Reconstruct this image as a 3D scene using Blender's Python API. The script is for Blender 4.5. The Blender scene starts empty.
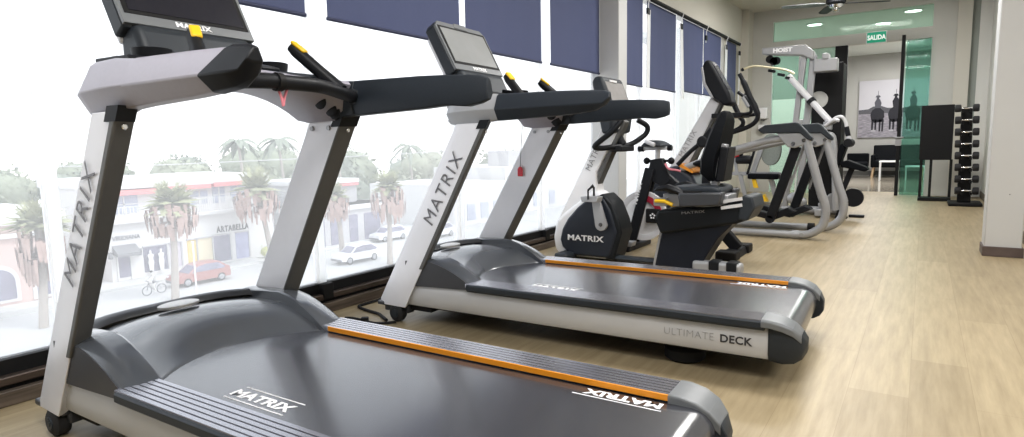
import bpy, bmesh, math, random
from mathutils import Vector, Matrix
random.seed(7)
PI = math.pi
C = bpy.context.scene.collection

# ------------------------------------------------------------------ mesh helpers
class MB:
    def __init__(s): s.v = []; s.f = []
    def add(s, vs, fs):
        k = len(s.v); s.v += [tuple(p) for p in vs]; s.f += [[i + k for i in f] for f in fs]; return s
    def box(s, x0, x1, y0, y1, z0, z1):
        v = [(x, y, z) for z in (z0, z1) for y in (y0, y1) for x in (x0, x1)]
        return s.add(v, [(0,2,3,1),(4,5,7,6),(0,1,5,4),(2,6,7,3),(0,4,6,2),(1,3,7,5)])
    def obox(s, c, d, rx=0, ry=0, rz=0):
        R = Matrix.Rotation(rz,3,'Z') @ Matrix.Rotation(ry,3,'Y') @ Matrix.Rotation(rx,3,'X'); c = Vector(c)
        v = [c + R @ Vector((x*d[0]/2, y*d[1]/2, z*d[2]/2)) for z in (-1,1) for y in (-1,1) for x in (-1,1)]
        return s.add(v, [(0,2,3,1),(4,5,7,6),(0,1,5,4),(2,6,7,3),(0,4,6,2),(1,3,7,5)])
    def bar(s, a, b, w, h, up=(0,0,1)):
        a, b = Vector(a), Vector(b); t = (b-a).normalized(); n = t.cross(Vector(up)).normalized(); u = n.cross(t)
        v = [p + n*x*w/2 + u*y*h/2 for p in (a, b) for x, y in ((-1,-1),(1,-1),(1,1),(-1,1))]
        return s.add(v, [(0,1,2,3),(7,6,5,4),(0,4,5,1),(1,5,6,2),(2,6,7,3),(3,7,4,0)])
    def prism(s, pts, axis, a, b):
        n = len(pts)
        def m(p, q): return {'x': (q, p[0], p[1]), 'y': (p[0], q, p[1]), 'z': (p[0], p[1], q)}[axis]
        return s.add([m(p, a) for p in pts] + [m(p, b) for p in pts],
            [list(range(n)), list(range(2*n-1, n-1, -1))] + [(i, (i+1) % n, n+(i+1) % n, n+i) for i in range(n)])
    def loft(s, rings, cap=True, wrap=False):
        n = len(rings[0]); v = [p for r in rings for p in r]; f = []
        m = len(rings)
        for j in range(m if wrap else m-1):
            a, b = j*n, ((j+1) % m)*n
            f += [(a+i, a+(i+1) % n, b+(i+1) % n, b+i) for i in range(n)]
        if cap and not wrap: f += [list(range(n))[::-1], [(m-1)*n+i for i in range(n)]]
        return s.add(v, f)
    def grid(s, rows):
        n = len(rows[0]); v = [p for r in rows for p in r]
        return s.add(v, [(j*n+i, j*n+i+1, (j+1)*n+i+1, (j+1)*n+i) for j in range(len(rows)-1) for i in range(n-1)])
    def tube(s, path, r, n=10, closed=False, flat=1.0, up=(0,0,1)):
        P = [Vector(p) for p in path]; m = len(P); rings = []; prev = None
        for i in range(m):
            if closed: t = (P[(i+1) % m]-P[i-1]).normalized()
            else: t = (P[min(i+1, m-1)]-P[max(i-1, 0)]).normalized()
            if prev is None:
                u = Vector(up)
                if abs(u.dot(t)) > .95: u = Vector((1,0,0)) if abs(t.x) < .9 else Vector((0,1,0))
                a = t.cross(u).normalized()
            else:
                a = (prev - t*prev.dot(t)).normalized()
            prev = a; b = a.cross(t); rr = r[i] if isinstance(r, (list, tuple)) else r
            rings.append([P[i] + a*math.cos(2*PI*k/n)*rr + b*math.sin(2*PI*k/n)*rr*flat for k in range(n)])
        return s.loft(rings, cap=not closed, wrap=closed)
    def lathe(s, prof, c, axis='z', n=24, hollow=False):
        rings = []
        for r, h in prof:
            ring = []
            for k in range(n):
                a, b = r*math.cos(2*PI*k/n), r*math.sin(2*PI*k/n)
                p = {'z': (a, b, h), 'y': (a, h, b), 'x': (h, a, b)}[axis]
                ring.append((c[0]+p[0], c[1]+p[1], c[2]+p[2]))
            rings.append(ring)
        return s.loft(rings, cap=not hollow, wrap=hollow)
    def ell(s, c, rx, ry, rz, n=16, m=9):
        rings = []
        for j in range(m):
            t = PI*(j+.02)/(m-1+.04) if 0 < j < m-1 else (0.03 if j == 0 else PI-.03)
            rings.append([(c[0]+rx*math.sin(t)*math.cos(2*PI*k/n), c[1]+ry*math.sin(t)*math.sin(2*PI*k/n), c[2]+rz*math.cos(t)) for k in range(n)])
        return s.loft(rings)
    def move(s, fn): s.v = [tuple(fn(Vector(p))) for p in s.v]; return s

def spl(pts, k=6, closed=False):
    P = [Vector(p) for p in pts]; n = len(P); out = []
    for i in range(n if closed else n-1):
        if closed: a, b, c, d = P[i-1], P[i], P[(i+1) % n], P[(i+2) % n]
        else: a, b, c, d = P[max(i-1,0)], P[i], P[i+1], P[min(i+2,n-1)]
        for j in range(k):
            t = j/k
            out.append(.5*((2*b)+(c-a)*t+(2*a-5*b+4*c-d)*t*t+(3*b-a-3*c+d)*t**3))
    if not closed: out.append(P[-1])
    return out

def link(o, parent=None):
    C.objects.link(o)
    if parent: o.parent = parent
    return o
def obj(name, m, mat, parent=None, bevel=0, seg=2, sub=0, ang=38, flatshade=False):
    me = bpy.data.meshes.new(name); me.from_pydata(m.v, [], m.f); me.update()
    bm = bmesh.new(); bm.from_mesh(me); bmesh.ops.recalc_face_normals(bm, faces=bm.faces); bm.to_mesh(me); bm.free()
    me.materials.append(mat)
    o = link(bpy.data.objects.new(name, me), parent)
    if not flatshade:
        me.polygons.foreach_set('use_smooth', [True]*len(me.polygons)); me.set_sharp_from_angle(angle=math.radians(ang))
    if bevel:
        b = o.modifiers.new('b', 'BEVEL'); b.width = bevel; b.segments = seg; b.limit_method = 'ANGLE'; b.angle_limit = math.radians(40)
    if sub:
        b = o.modifiers.new('s', 'SUBSURF'); b.levels = sub; b.render_levels = sub
    return o
def tag(o, label, cat, group=None, kind=None):
    if label: o['label'] = label
    if cat: o['category'] = cat
    if group: o['group'] = group
    if kind: o['kind'] = kind
    return o
def thing(name, label, cat, loc=(0,0,0), rz=0, group=None):
    o = link(bpy.data.objects.new(name, None)); o.location = loc; o.rotation_euler = (0,0,rz); o.empty_display_size = .1
    return tag(o, label, cat, group)
def struct(name, m, mat, parent=None, **k):
    o = obj(name, m, mat, parent, **k)
    if parent is None: o['kind'] = 'structure'
    return o
def copy_tree(o, parent=None):
    c = o.copy(); C.objects.link(c)
    if parent: c.parent = parent
    for ch in list(o.children): copy_tree(ch, c)
    return c
def text(s, size, mat, parent, org, xd, yd, name='lettering', ext=.0006, sx=1., bold=0., spacing=1., align='LEFT'):
    cu = bpy.data.curves.new('t', 'FONT'); cu.body = s; cu.size = size; cu.extrude = ext; cu.offset = bold; cu.space_character = spacing
    cu.align_x = align; cu.resolution_u = 3
    t = bpy.data.objects.new('t', cu); C.objects.link(t); dg = bpy.context.evaluated_depsgraph_get()
    me = bpy.data.meshes.new_from_object(t.evaluated_get(dg)); bpy.data.objects.remove(t); bpy.data.curves.remove(cu)
    x = Vector(xd).normalized(); y = Vector(yd).normalized(); y = (y - x*y.dot(x)).normalized(); n = x.cross(y)
    for v in me.vertices: v.co = Vector(org) + x*v.co.x*sx + y*v.co.y + n*v.co.z
    me.materials.clear(); me.materials.append(mat); me.name = name
    return link(bpy.data.objects.new(name, me), parent)

# ------------------------------------------------------------------ materials
def mat(name, col, rough=.5, metal=0., var=.06, scale=30., bump=0., spec=.5, emit=0., coat=0.):
    m = bpy.data.materials.new(name); m.use_nodes = True; nt = m.node_tree; N = nt.nodes; L = nt.links
    b = N['Principled BSDF']; tc = N.new('ShaderNodeTexCoord'); nz = N.new('ShaderNodeTexNoise'); nz.inputs['Scale'].default_value = scale
    nz.inputs['Detail'].default_value = 3; L.new(tc.outputs['Object'], nz.inputs['Vector'])
    mx = N.new('ShaderNodeMix'); mx.data_type = 'RGBA'
    c0 = [max(0, c*(1-var)) for c in col[:3]]+[1]; c1 = [min(1, c*(1+var)) for c in col[:3]]+[1]
    mx.inputs[6].default_value = c0; mx.inputs[7].default_value = c1
    L.new(nz.outputs['Fac'], mx.inputs[0]); L.new(mx.outputs[2], b.inputs['Base Color'])
    b.inputs['Roughness'].default_value = rough; b.inputs['Metallic'].default_value = metal; b.inputs['Specular IOR Level'].default_value = spec
    if coat: b.inputs['Coat Weight'].default_value = coat; b.inputs['Coat Roughness'].default_value = .15
    if bump:
        bp = N.new('ShaderNodeBump'); bp.inputs['Strength'].default_value = bump; bp.inputs['Distance'].default_value = .002
        L.new(nz.outputs['Fac'], bp.inputs['Height']); L.new(bp.outputs['Normal'], b.inputs['Normal'])
    if emit: L.new(mx.outputs[2], b.inputs['Emission Color']); b.inputs['Emission Strength'].default_value = emit
    return m
def glassmat(name, tint, haze=0., rough=.02, gloss=.06, hcol=(1,1,1)):
    m = bpy.data.materials.new(name); m.use_nodes = True; nt = m.node_tree; N = nt.nodes; L = nt.links
    N.remove(N['Principled BSDF']); out = N['Material Output']
    tr = N.new('ShaderNodeBsdfTransparent'); tr.inputs[0].default_value = (*tint, 1)
    gl = N.new('ShaderNodeBsdfGlossy'); gl.inputs['Roughness'].default_value = rough
    mx = N.new('ShaderNodeMixShader'); fr = N.new('ShaderNodeLayerWeight'); fr.inputs[0].default_value = .25
    mu = N.new('ShaderNodeMath'); mu.operation = 'MULTIPLY'; mu.inputs[1].default_value = gloss*4
    L.new(fr.outputs['Fresnel'], mu.inputs[0]); L.new(mu.outputs[0], mx.inputs[0]); L.new(tr.outputs[0], mx.inputs[1]); L.new(gl.outputs[0], mx.inputs[2])
    last = mx
    if haze:
        tl = N.new('ShaderNodeBsdfTranslucent'); tl.inputs[0].default_value = (*hcol, 1)
        nz = N.new('ShaderNodeTexNoise'); nz.inputs['Scale'].default_value = 1.5; tc = N.new('ShaderNodeTexCoord'); L.new(tc.outputs['Object'], nz.inputs['Vector'])
        mr = N.new('ShaderNodeMapRange'); mr.inputs[3].default_value = haze*.92; mr.inputs[4].default_value = min(1, haze*1.08); L.new(nz.outputs['Fac'], mr.inputs[0])
        m2 = N.new('ShaderNodeMixShader'); L.new(mr.outputs[0], m2.inputs[0]); L.new(mx.outputs[0], m2.inputs[1]); L.new(tl.outputs[0], m2.inputs[2]); last = m2
    L.new(last.outputs[0], out.inputs[0])
    return m
def woodfloor():
    m = bpy.data.materials.new('oak_plank_floor'); m.use_nodes = True; nt = m.node_tree; N = nt.nodes; L = nt.links; b = N['Principled BSDF']
    tc = N.new('ShaderNodeTexCoord'); mp = N.new('ShaderNodeMapping'); mp.inputs['Rotation'].default_value = (0,0,PI/2); L.new(tc.outputs['Object'], mp.inputs[0])
    br = N.new('ShaderNodeTexBrick'); br.offset = .37; br.inputs['Scale'].default_value = 1; br.inputs['Brick Width'].default_value = 1.25; br.inputs['Row Height'].default_value = .19
    br.inputs['Mortar Size'].default_value = .0012; br.inputs['Mortar Smooth'].default_value = .3; br.inputs['Bias'].default_value = 0
    br.inputs['Color1'].default_value = (.315,.258,.165,1); br.inputs['Color2'].default_value = (.375,.312,.205,1); br.inputs['Mortar'].default_value = (.285,.23,.145,1)
    L.new(mp.outputs[0], br.inputs['Vector'])
    m2 = N.new('ShaderNodeMapping'); m2.inputs['Scale'].default_value = (14, 1.1, 1); L.new(tc.outputs['Object'], m2.inputs[0])
    nz = N.new('ShaderNodeTexNoise'); nz.inputs['Scale'].default_value = 2.2; nz.inputs['Detail'].default_value = 6; nz.inputs['Roughness'].default_value = .62; L.new(m2.outputs[0], nz.inputs['Vector'])
    cr = N.new('ShaderNodeValToRGB'); cr.color_ramp.elements[0].position = .3; cr.color_ramp.elements[0].color = (.78,.75,.70,1); cr.color_ramp.elements[1].position = .72; cr.color_ramp.elements[1].color = (1.12,1.1,1.08,1)
    L.new(nz.outputs['Fac'], cr.inputs[0])
    mx = N.new('ShaderNodeMix'); mx.data_type = 'RGBA'; mx.blend_type = 'MULTIPLY'; mx.inputs[0].default_value = 1; L.new(br.outputs['Color'], mx.inputs[6]); L.new(cr.outputs[0], mx.inputs[7])
    L.new(mx.outputs[2], b.inputs['Base Color']); b.inputs['Roughness'].default_value = .42
    return m
def wavemat(name, c0, c1, rough, scale, axis_rot, metal=0.):
    m = bpy.data.materials.new(name); m.use_nodes = True; nt = m.node_tree; N = nt.nodes; L = nt.links; b = N['Principled BSDF']
    tc = N.new('ShaderNodeTexCoord'); mp = N.new('ShaderNodeMapping'); mp.inputs['Scale'].default_value = axis_rot; L.new(tc.outputs['Object'], mp.inputs[0])
    nz = N.new('ShaderNodeTexNoise'); nz.inputs['Scale'].default_value = scale; nz.inputs['Detail'].default_value = 5; L.new(mp.outputs[0], nz.inputs['Vector'])
    cr = N.new('ShaderNodeValToRGB'); cr.color_ramp.elements[0].position = .35; cr.color_ramp.elements[0].color = (*c0,1); cr.color_ramp.elements[1].position = .68; cr.color_ramp.elements[1].color = (*c1,1)
    L.new(nz.outputs['Fac'], cr.inputs[0]); L.new(cr.outputs[0], b.inputs['Base Color']); b.inputs['Roughness'].default_value = rough; b.inputs['Metallic'].default_value = metal
    return m

M_FLOOR = woodfloor()
M_WALL = mat('warm_white_paint', (.62,.60,.54), .7, var=.02, scale=3)
M_WALLW = mat('white_paint', (.74,.74,.71), .65, var=.02, scale=3)
M_GREYW = mat('grey_paint', (.57,.57,.54), .7, var=.02, scale=3)
M_COL = mat('column_paint', (.55,.555,.555), .6, var=.02, scale=4)
M_CEIL = mat('ceiling_paint', (.66,.64,.58), .8, var=.02, scale=2)
M_NAVY = mat('navy_blind_fabric', (.088,.105,.20), .85, var=.16, scale=260, bump=.2)
M_NAVYD = mat('navy_hem_bar', (.04,.048,.10), .6)
M_BLACK = mat('black_plastic', (.012,.013,.016), .45, var=.15, spec=.22)
M_BLACKM = mat('matte_black', (.010,.010,.011), .6, var=.15, spec=.25)
M_RUBBER = mat('black_rubber', (.02,.02,.022), .75, var=.2, scale=60)
M_CHAR = mat('charcoal_plastic', (.028,.034,.042), .48, var=.1, scale=40, bump=.06, spec=.35)
M_PAD = mat('textured_slate_plastic', (.024,.031,.042), .52, var=.14, scale=160, bump=.15, spec=.35)
M_HOOD = mat('grey_gloss_plastic', (.080,.088,.102), .24, var=.05, scale=10, coat=.8)
M_HOODD = mat('dark_grey_plastic', (.055,.058,.066), .38, var=.06, scale=12)
M_LILAC = mat('pearl_grey_and_glare', (.37,.355,.41), .42, var=.05, scale=90, bump=.05)  # beam colour; also carries the glare on the first machine's near handrail
M_SILVER = mat('silver_paint', (.74,.74,.77), .36, metal=.1, var=.03, scale=20)
M_SIDE = mat('satin_silver_panel', (.54,.55,.57), .45, metal=.1, var=.03, scale=12)
M_GREYFR = mat('grey_and_rear_shade', (.105,.105,.102), .5, var=.06, scale=40)  # grey parts, and the shade coloured onto the uprights' rear faces
M_RIB = mat('ribbed_aluminium', (.30,.30,.335), .27, metal=.8, coat=.6, var=.04, scale=40)
M_ORANGE = mat('orange_trim', (.78,.30,.018), .4, var=.04)
M_YELLOW = mat('yellow_plastic', (.82,.52,.02), .4, var=.05)
M_BELT = mat('textured_running_belt', (.040,.042,.052), .27, var=.2, scale=420, bump=.03, spec=1.0, coat=.6)
M_SCREEN = mat('dark_glass_screen', (.022,.022,.030), .22, var=.1, scale=60, spec=.35)
M_SCREENL = mat('screen_reflection_grey', (.27,.28,.285), .2, var=.18, scale=4, spec=.6)  # grey of a reflection put into the second machine's screen colour
M_BEZ = mat('grey_bezel', (.16,.17,.18), .4, var=.05)
M_WHITE = mat('white_plastic', (.80,.80,.82), .4, var=.02)
M_WTXT = mat('white_lettering', (.85,.85,.87), .5, var=.02)
M_GTXT = mat('grey_lettering', (.16,.16,.175), .5, var=.02)
M_GTXTL = mat('pale_grey_lettering', (.30,.30,.31), .5, var=.02)
M_KTXT = mat('black_lettering', (.04,.04,.045), .5, var=.02)
M_CHROME = mat('chrome', (.75,.75,.76), .12, metal=1., var=.02)
M_STEEL = mat('light_grey_steel', (.37,.375,.39), .38, metal=.3, var=.03)
M_RED = mat('red_plastic', (.62,.03,.05), .45, var=.05)
M_SALMON = mat('faded_red_strap', (.60,.20,.24), .6, var=.08)
M_MULL = mat('white_aluminium', (.82,.83,.85), .4, var=.02)
M_MULLT = glassmat('translucent_white_frame', (.9,.92,.95), haze=.75, gloss=.03)  # solid mullions made translucent so outdoor glare washes them white
M_BRONZE = wavemat('bronze_frame', (.045,.034,.028), (.10,.075,.062), .38, 3, (8,1,8), .3)
M_BROWNW = wavemat('brown_wood', (.075,.058,.046), (.15,.12,.095), .5, 4, (20,1.2,20))
M_GLASS = glassmat('glare_veiled_glass', (.97,.98,1), haze=.19)  # translucent share is a glare veil that washes out the street
M_GREEN2 = glassmat('pale_tinted_glass', (.74,.86,.81), haze=.08, gloss=.07, hcol=(.75,.9,.85))
M_GREEN = glassmat('green_tinted_glass', (.56,.74,.69), haze=.05, gloss=.07, hcol=(.6,.85,.78))
M_CLEAR = glassmat('clear_glass', (.93,.95,.94), gloss=.06)
M_SHEER = glassmat('sheer_fabric', (.95,.95,1), haze=.5, gloss=0)
# ------------------------------------------------------------------ camera
F_PX, PITCH, ROLL, YAW, CAMZ = 613.516, .117199, -.0194889, -.589989, .91226
cd = bpy.data.cameras.new('camera'); cd.sensor_fit = 'HORIZONTAL'; cd.sensor_width = 36; cd.lens = 36*F_PX/1024; cd.clip_start = .02; cd.clip_end = 600
cam = bpy.data.objects.new('camera', cd); C.objects.link(cam)
w = Vector((math.sin(YAW)*math.cos(PITCH), math.cos(YAW)*math.cos(PITCH), -math.sin(PITCH))); r = Vector((math.cos(YAW), -math.sin(YAW), 0)); u = r.cross(w)
r2 = math.cos(ROLL)*r + math.sin(ROLL)*u; u2 = -math.sin(ROLL)*r + math.cos(ROLL)*u
cam.matrix_world = Matrix(((r2.x,u2.x,-w.x,0),(r2.y,u2.y,-w.y,0),(r2.z,u2.z,-w.z,CAMZ),(0,0,0,1)))
bpy.context.scene.camera = cam
sc = bpy.context.scene
sc.view_settings.view_transform = 'Standard'; sc.view_settings.look = 'None'; sc.view_settings.exposure = .32; sc.view_settings.gamma = .92
sc.cycles.max_bounces = 7; sc.cycles.diffuse_bounces = 3; sc.cycles.glossy_bounces = 3; sc.cycles.transparent_max_bounces = 12
sc.cycles.sample_clamp_indirect = 4; sc.cycles.caustics_reflective = False; sc.cycles.caustics_refractive = False
sc.cycles.use_denoising = True
# ------------------------------------------------------------------ light
wd = bpy.data.worlds.new('overcast_sky'); sc.world = wd; wd.use_nodes = True; nt = wd.node_tree; bg = nt.nodes['Background']
tc = nt.nodes.new('ShaderNodeTexCoord'); sp = nt.nodes.new('ShaderNodeSeparateXYZ'); nt.links.new(tc.outputs['Generated'], sp.inputs[0])
cr = nt.nodes.new('ShaderNodeValToRGB'); cr.color_ramp.elements[0].position = .0; cr.color_ramp.elements[0].color = (.96,.96,.95,1)
cr.color_ramp.elements[1].position = .6; cr.color_ramp.elements[1].color = (.90,.95,1,1); nt.links.new(sp.outputs[2], cr.inputs[0]); nt.links.new(cr.outputs[0], bg.inputs[0])
bg.inputs[1].default_value = 1.5
def sun(st, rot):
    l = bpy.data.lights.new('sun', 'SUN'); l.energy = st; l.angle = .3; l.color = (1,.97,.92); o = link(bpy.data.objects.new('sun', l)); o.rotation_euler = rot
sun(1.2, (0, math.radians(38), math.radians(20)))
def area(x, y, z, sx, sy, p, col=(1,.985,.965)):
    l = bpy.data.lights.new('ceiling_fill_light', 'AREA'); l.shape = 'RECTANGLE'; l.size = sx; l.size_y = sy; l.energy = p; l.color = col
    o = link(bpy.data.objects.new('ceiling_fill_light', l)); o.location = (x, y, z); return o
for x, y, p in ((-.4,.2,60),(1.6,-.8,60),(-.6,3.2,58),(1.6,3.0,56),(-.7,6.2,62),(-.9,9.4,64)): area(x, y, 3.12, 1.2, .6, p)  # unseen fill lights added under the ceiling to brighten the room
area(-.9, 14.2, 2.9, 1.6, 1.2, 75); area(-.4, 16.4, 2.9, 1.6, .8, 60); area(-2.9, 13.3, 2.9, 1.2, 1.2, 26)  # lobby fills, likewise added for brightness

# ------------------------------------------------------------------ room
ZC = 3.19; XW = -2.745; YB = 11.8; XR = .766
struct('floor', MB().box(-2.80, 4, -4, 12.45, -.12, 0), M_FLOOR)
struct('ceiling', MB().box(-3.0, 4, -4, 12.0, ZC, ZC+.15), M_CEIL)
# window wall: solid band above the windows, and below the sill rails
struct('wall_left', MB().box(-2.95, XW-.005, -4, 11.5, 2.62, ZC), M_WALL)
struct('trim_1', MB().box(-2.80, XW, -1.6, 11.5, 0, .056), M_BROWNW, bevel=.004)
struct('trim_2', MB().box(-2.86, -2.775, -1.6, 11.5, 0, .072).box(-2.86,-2.80,-1.6,11.5,.072,.160), M_BLACKM)
struct('trim_3', MB().box(-2.80, -2.757, -1.6, 11.5, .074, .106), M_BRONZE, bevel=.005)
MULL = [-1.25,-.05,.985,2.245,3.53,4.69,5.85,6.96,8.18,9.26,10.35]
nw = 0
for a, b in zip(MULL[:-1], MULL[1:]):
    nw += 1
    w_ = struct('window_%d' % nw, MB().box(-2.835, -2.829, a+.02, b-.02, .15, 2.64), M_GLASS)
for i, y in enumerate(MULL):
    if abs(y-5.85) < .01: continue
    t = struct('trim_%d' % (4+i), MB().box(-2.85, -2.80, y-.022, y+.022, .13, 2.64), M_MULLT)
    obj('foot_bracket', MB().box(-2.80, -2.752, y-.04, y+.03, .075, .165), M_BLACKM, t, bevel=.004)
struct('wall_left_end', MB().box(-2.95, -2.76, 10.36, 11.5, 0, 2.64), M_WALL)
struct('wall_left_near', MB().box(-2.95, XW, -4, -1.3, 0, 2.64), M_WALL)
# window pillar between the bays
struct('wall_pillar', MB().box(-2.86, -2.545, 5.75, 5.955, 0, ZC), M_COL, bevel=.006)
# pillar in the back left corner
struct('wall_corner_pillar', MB().box(-2.93, -2.63, 11.45, 11.81, 0, ZC), M_WALL, bevel=.006)
# right wall, freestanding column
struct('wall_right', MB().box(XR, XR+.12, 6.55, 11.9, 0, ZC), M_WALLW)
struct('baseboard_right', MB().box(XR-.015, XR, 6.55, 11.8, 0, .09), M_BROWNW)
struct('wall_alcove', MB().box(XR, 4.1, 6.45, 6.55, 0, ZC), M_WALLW)
struct('wall_side', MB().box(4, 4.1, -4, 6.5, 0, ZC), M_WALLW)
struct('wall_behind', MB().box(-2.9, 4.1, -4.1, -4, 0, ZC), M_WALL)
cl = struct('wall_column', MB().box(.425, .655, 5.92, 6.16, 0, ZC), M_COL, bevel=.008)
struct('baseboard_column', MB().box(.415, .665, 5.905, 6.17, 0, .075), wavemat('dark_brown_tile', (.085,.062,.055), (.12,.09,.082), .5, 6, (1,1,1)), bevel=.003)
obj('wall_plug', MB().box(.555, .562, 5.915, 5.921, .475, .482), M_GREYFR, cl)
# back wall around the glazing
GL0, GL1, ZL, ZT0, ZT1 = -2.30, .03, 2.468, 2.64, 2.985
struct('wall_back', MB().box(-2.95, GL0, YB, YB+.12, 0, ZC).box(GL1, .335, YB, YB+.12, 0, ZC).box(GL0, GL1, YB, YB+.12, ZL, ZT0).box(GL0, GL1, YB, YB+.12, ZT1, ZC), M_GREYW)
struct('wall_back_right', MB().box(.335, .52, YB-.06, YB+.12, 0, ZC), M_WALL, bevel=.004)
struct('wall_back_recess', MB().box(.52, .615, YB+.02, YB+.12, 0, ZC), mat('green_grey_paint', (.34,.37,.345), .6, var=.02))
struct('wall_back_corner', MB().box(.615, XR, YB, YB+.12, 0, ZC), M_WALLW)  # white stands for the light falling on this end of the back wall
struct('window_11', MB().box(GL0, GL1, YB+.055, YB+.065, ZT0, ZT1), M_GREEN2)
struct('window_12', MB().box(GL0, -1.31, YB+.055, YB+.065, 0, ZL), M_GREEN2)
struct('window_13', MB().box(-.30, GL1, YB+.055, YB+.065, 0, ZL), M_GREEN)
for k, x in enumerate((-2.31, -1.86)): struct('trim_%d' % (20+k), MB().box(x-.012, x+.012, YB+.03, YB+.09, 0, ZL), M_MULL)
d1 = struct('door_1', MB().box(-1.31, -1.125, YB-.01, YB+.10, 0, ZL), M_BLACKM, bevel=.004)
d2 = struct('door_2', MB().box(-.365, -.315, YB-.13, YB-.08, 0, 2.53), M_BLACKM, bevel=.004)
obj('door_lock', MB().box(-.385, -.305, YB-.15, YB-.13, .80, .93).tube([(-.38,YB-.17,.93),(-.27,YB-.17,.93)], .012, 8).box(-.36,-.33,YB-.175,YB-.14,.92,.94), M_STEEL, d2, bevel=.003)
obj('door_leaf_glass', MB().box(-.315, .02, YB-.11, YB-.10, .02, ZL-.02), glassmat('pale_green_glass', (.84,.93,.90), gloss=.05), d2)
# lobby beyond the glass
LY = 18.0
struct('floor_lobby', MB().box(-5, 2, 12.45, LY, -.12, -.001), mat('polished_stone_tile', (.36,.32,.265), .12, var=.12, scale=2.5))
struct('ceiling_lobby', MB().box(-5, 2, YB+.12, LY+.1, 3.0, 3.12), mat('lobby_ceiling_paint', (.72,.75,.72), .8, var=.02, scale=2))
struct('wall_lobby', MB().box(-5, 2, LY, LY+.1, 0, 3.0), mat('lobby_grey_paint', (.42,.415,.40), .7, var=.03, scale=2))
struct('baseboard_lobby', MB().box(-5, 2, LY-.015, LY, 0, .12), M_GREYFR)
struct('wall_lobby_left', MB().box(-4.1, -4, YB+.12, LY, 0, 3.0), M_WALLW)
struct('wall_lobby_right', MB().box(.7, .8, YB+.12, LY, 0, 3.0), M_WALLW)
struct('wall_lobby_partition', MB().box(-3.4, -2.02, 14.4, 14.5, 0, 1.80), M_WALLW)
struct('wall_lobby_header', MB().box(-3.4, -2.02, 14.41, 14.5, 1.80, 3.0), mat('sage_grey_paint', (.20,.26,.225), .6, var=.05))
for x, y in ((-1.75,12.6),(-.72,13.3),(-.25,12.35)):
    o = thing('recessed_light', ['round recessed lobby light left of the exit sign, above the transom','round recessed lobby light above the exit sign','bright recessed lobby light at the right end of the transom'][[-1.75,-.72,-.25].index(x)], 'ceiling light', (x,y,3.0), group='lobby ceiling lights')
    obj('trim_ring', MB().lathe([(.15,-.012),(.15,0),(.12,0),(.12,-.012)], (0,0,0), hollow=True), M_WHITE, o)
    obj('lens', MB().lathe([(.118,-.008),(.118,-.001)], (0,0,0)), mat('lamp_lens', (1,.98,.92), .5, emit=6), o)

# ------------------------------------------------------------------ blinds, rail, ties
def blind(y0, y1, z0, z1, label):
    t = thing('roller_blind', label, 'blind', (-2.755, (y0+y1)/2, z0), group='navy blinds'); h = (y1-y0)/2
    n = 14; rows = []
    for i in range(5):
        z = (z1-z0)*i/4
        rows.append([(.0035*math.sin(j*1.9+y0*3)*(1-i/5), -h+2*h*j/n, z) for j in range(n+1)])
    rows2 = [[(p[0]-.004, p[1], p[2]) for p in r_] for r_ in rows]
    obj('fabric', MB().grid(rows).grid(rows2), M_NAVY, t, ang=80)
    obj('hem_bar', MB().tube([(-.002,-h,0),(-.002,h,0)], .011, 10), M_NAVYD, t)
for a in ((1.03,2.19,1.622,2.60,'navy blind over the nearest window, above the first treadmill arm'),(2.335,3.495,1.628,2.60,'navy blind directly left of the second treadmill screen'),
          (3.575,4.615,1.620,2.60,'navy blind behind and right of the second treadmill screen'),(4.775,5.745,1.622,2.60,'navy blind touching the left side of the window pillar'),
          (5.965,6.89,1.572,2.56,'navy blind touching the right side of the window pillar'),(7.03,8.03,1.580,2.56,'navy blind, second to the right of the window pillar'),
          (8.32,9.21,1.615,2.56,'navy blind behind the elliptical console'),(9.27,10.17,1.62,2.56,'navy blind, second from the far end of the window wall'),(10.50,11.12,1.62,2.56,'last navy blind at the far end of the window wall')):
    blind(*a)
rl = tag(obj('curtain_rail', MB().tube([(-2.72,5.96,2.578),(-2.72,11.25,2.578)], .024, 12), M_BLACKM), 'black round rail running along the top of the far blinds', 'rail')
def strap(y, ztop, zbot, w0, lean, label, two=False):
    t = thing('blind_tie', label, 'tie', (-2.715, y, zbot), group='white blind ties')
    h = ztop-zbot
    m = MB()
    for k in ((0,.055) if two else (0,)):
        ww = w0 if k == 0 else .02
        m = MB().loft([[(-.008,k+lean-ww/2,0),(-.008,k+lean+ww/2,0),(-.002,k+lean+ww/2,0),(-.002,k+lean-ww/2,0)],[(-.002,k-ww/2,h-.1),(-.002,k+ww/2,h-.1),(.004,k+ww/2,h-.1),(.004,k-ww/2,h-.1)]])
        obj('ribbon', m, M_MULL, t)
    obj('buckle', MB().box(-.012,.012,-.035,.035,h-.16,h-.09), M_BLACK, t, bevel=.004)
    obj('hook', MB().tube([(.0,0,h-.09),(.006,0,h-.02),(.026,0,h+.02),(.026,0,h+.045),(.0,0,h+.05)], .006, 6), M_WHITE, t)
strap(6.96,2.55,1.56,.07,0,'white tie hanging from the rail, nearest the pillar',True)
strap(8.13,2.55,1.50,.10,.10,'white sheer tie leaning across the gap between the second and third far blinds')
strap(9.24,2.55,2.36,.03,0,'short white tie ending high on the far blinds')
strap(10.34,2.55,1.55,.09,0,'double white tie in the second last gap of the far blinds',True)
strap(11.20,2.55,1.55,.07,0,'white tie at the far end of the rail')
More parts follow.
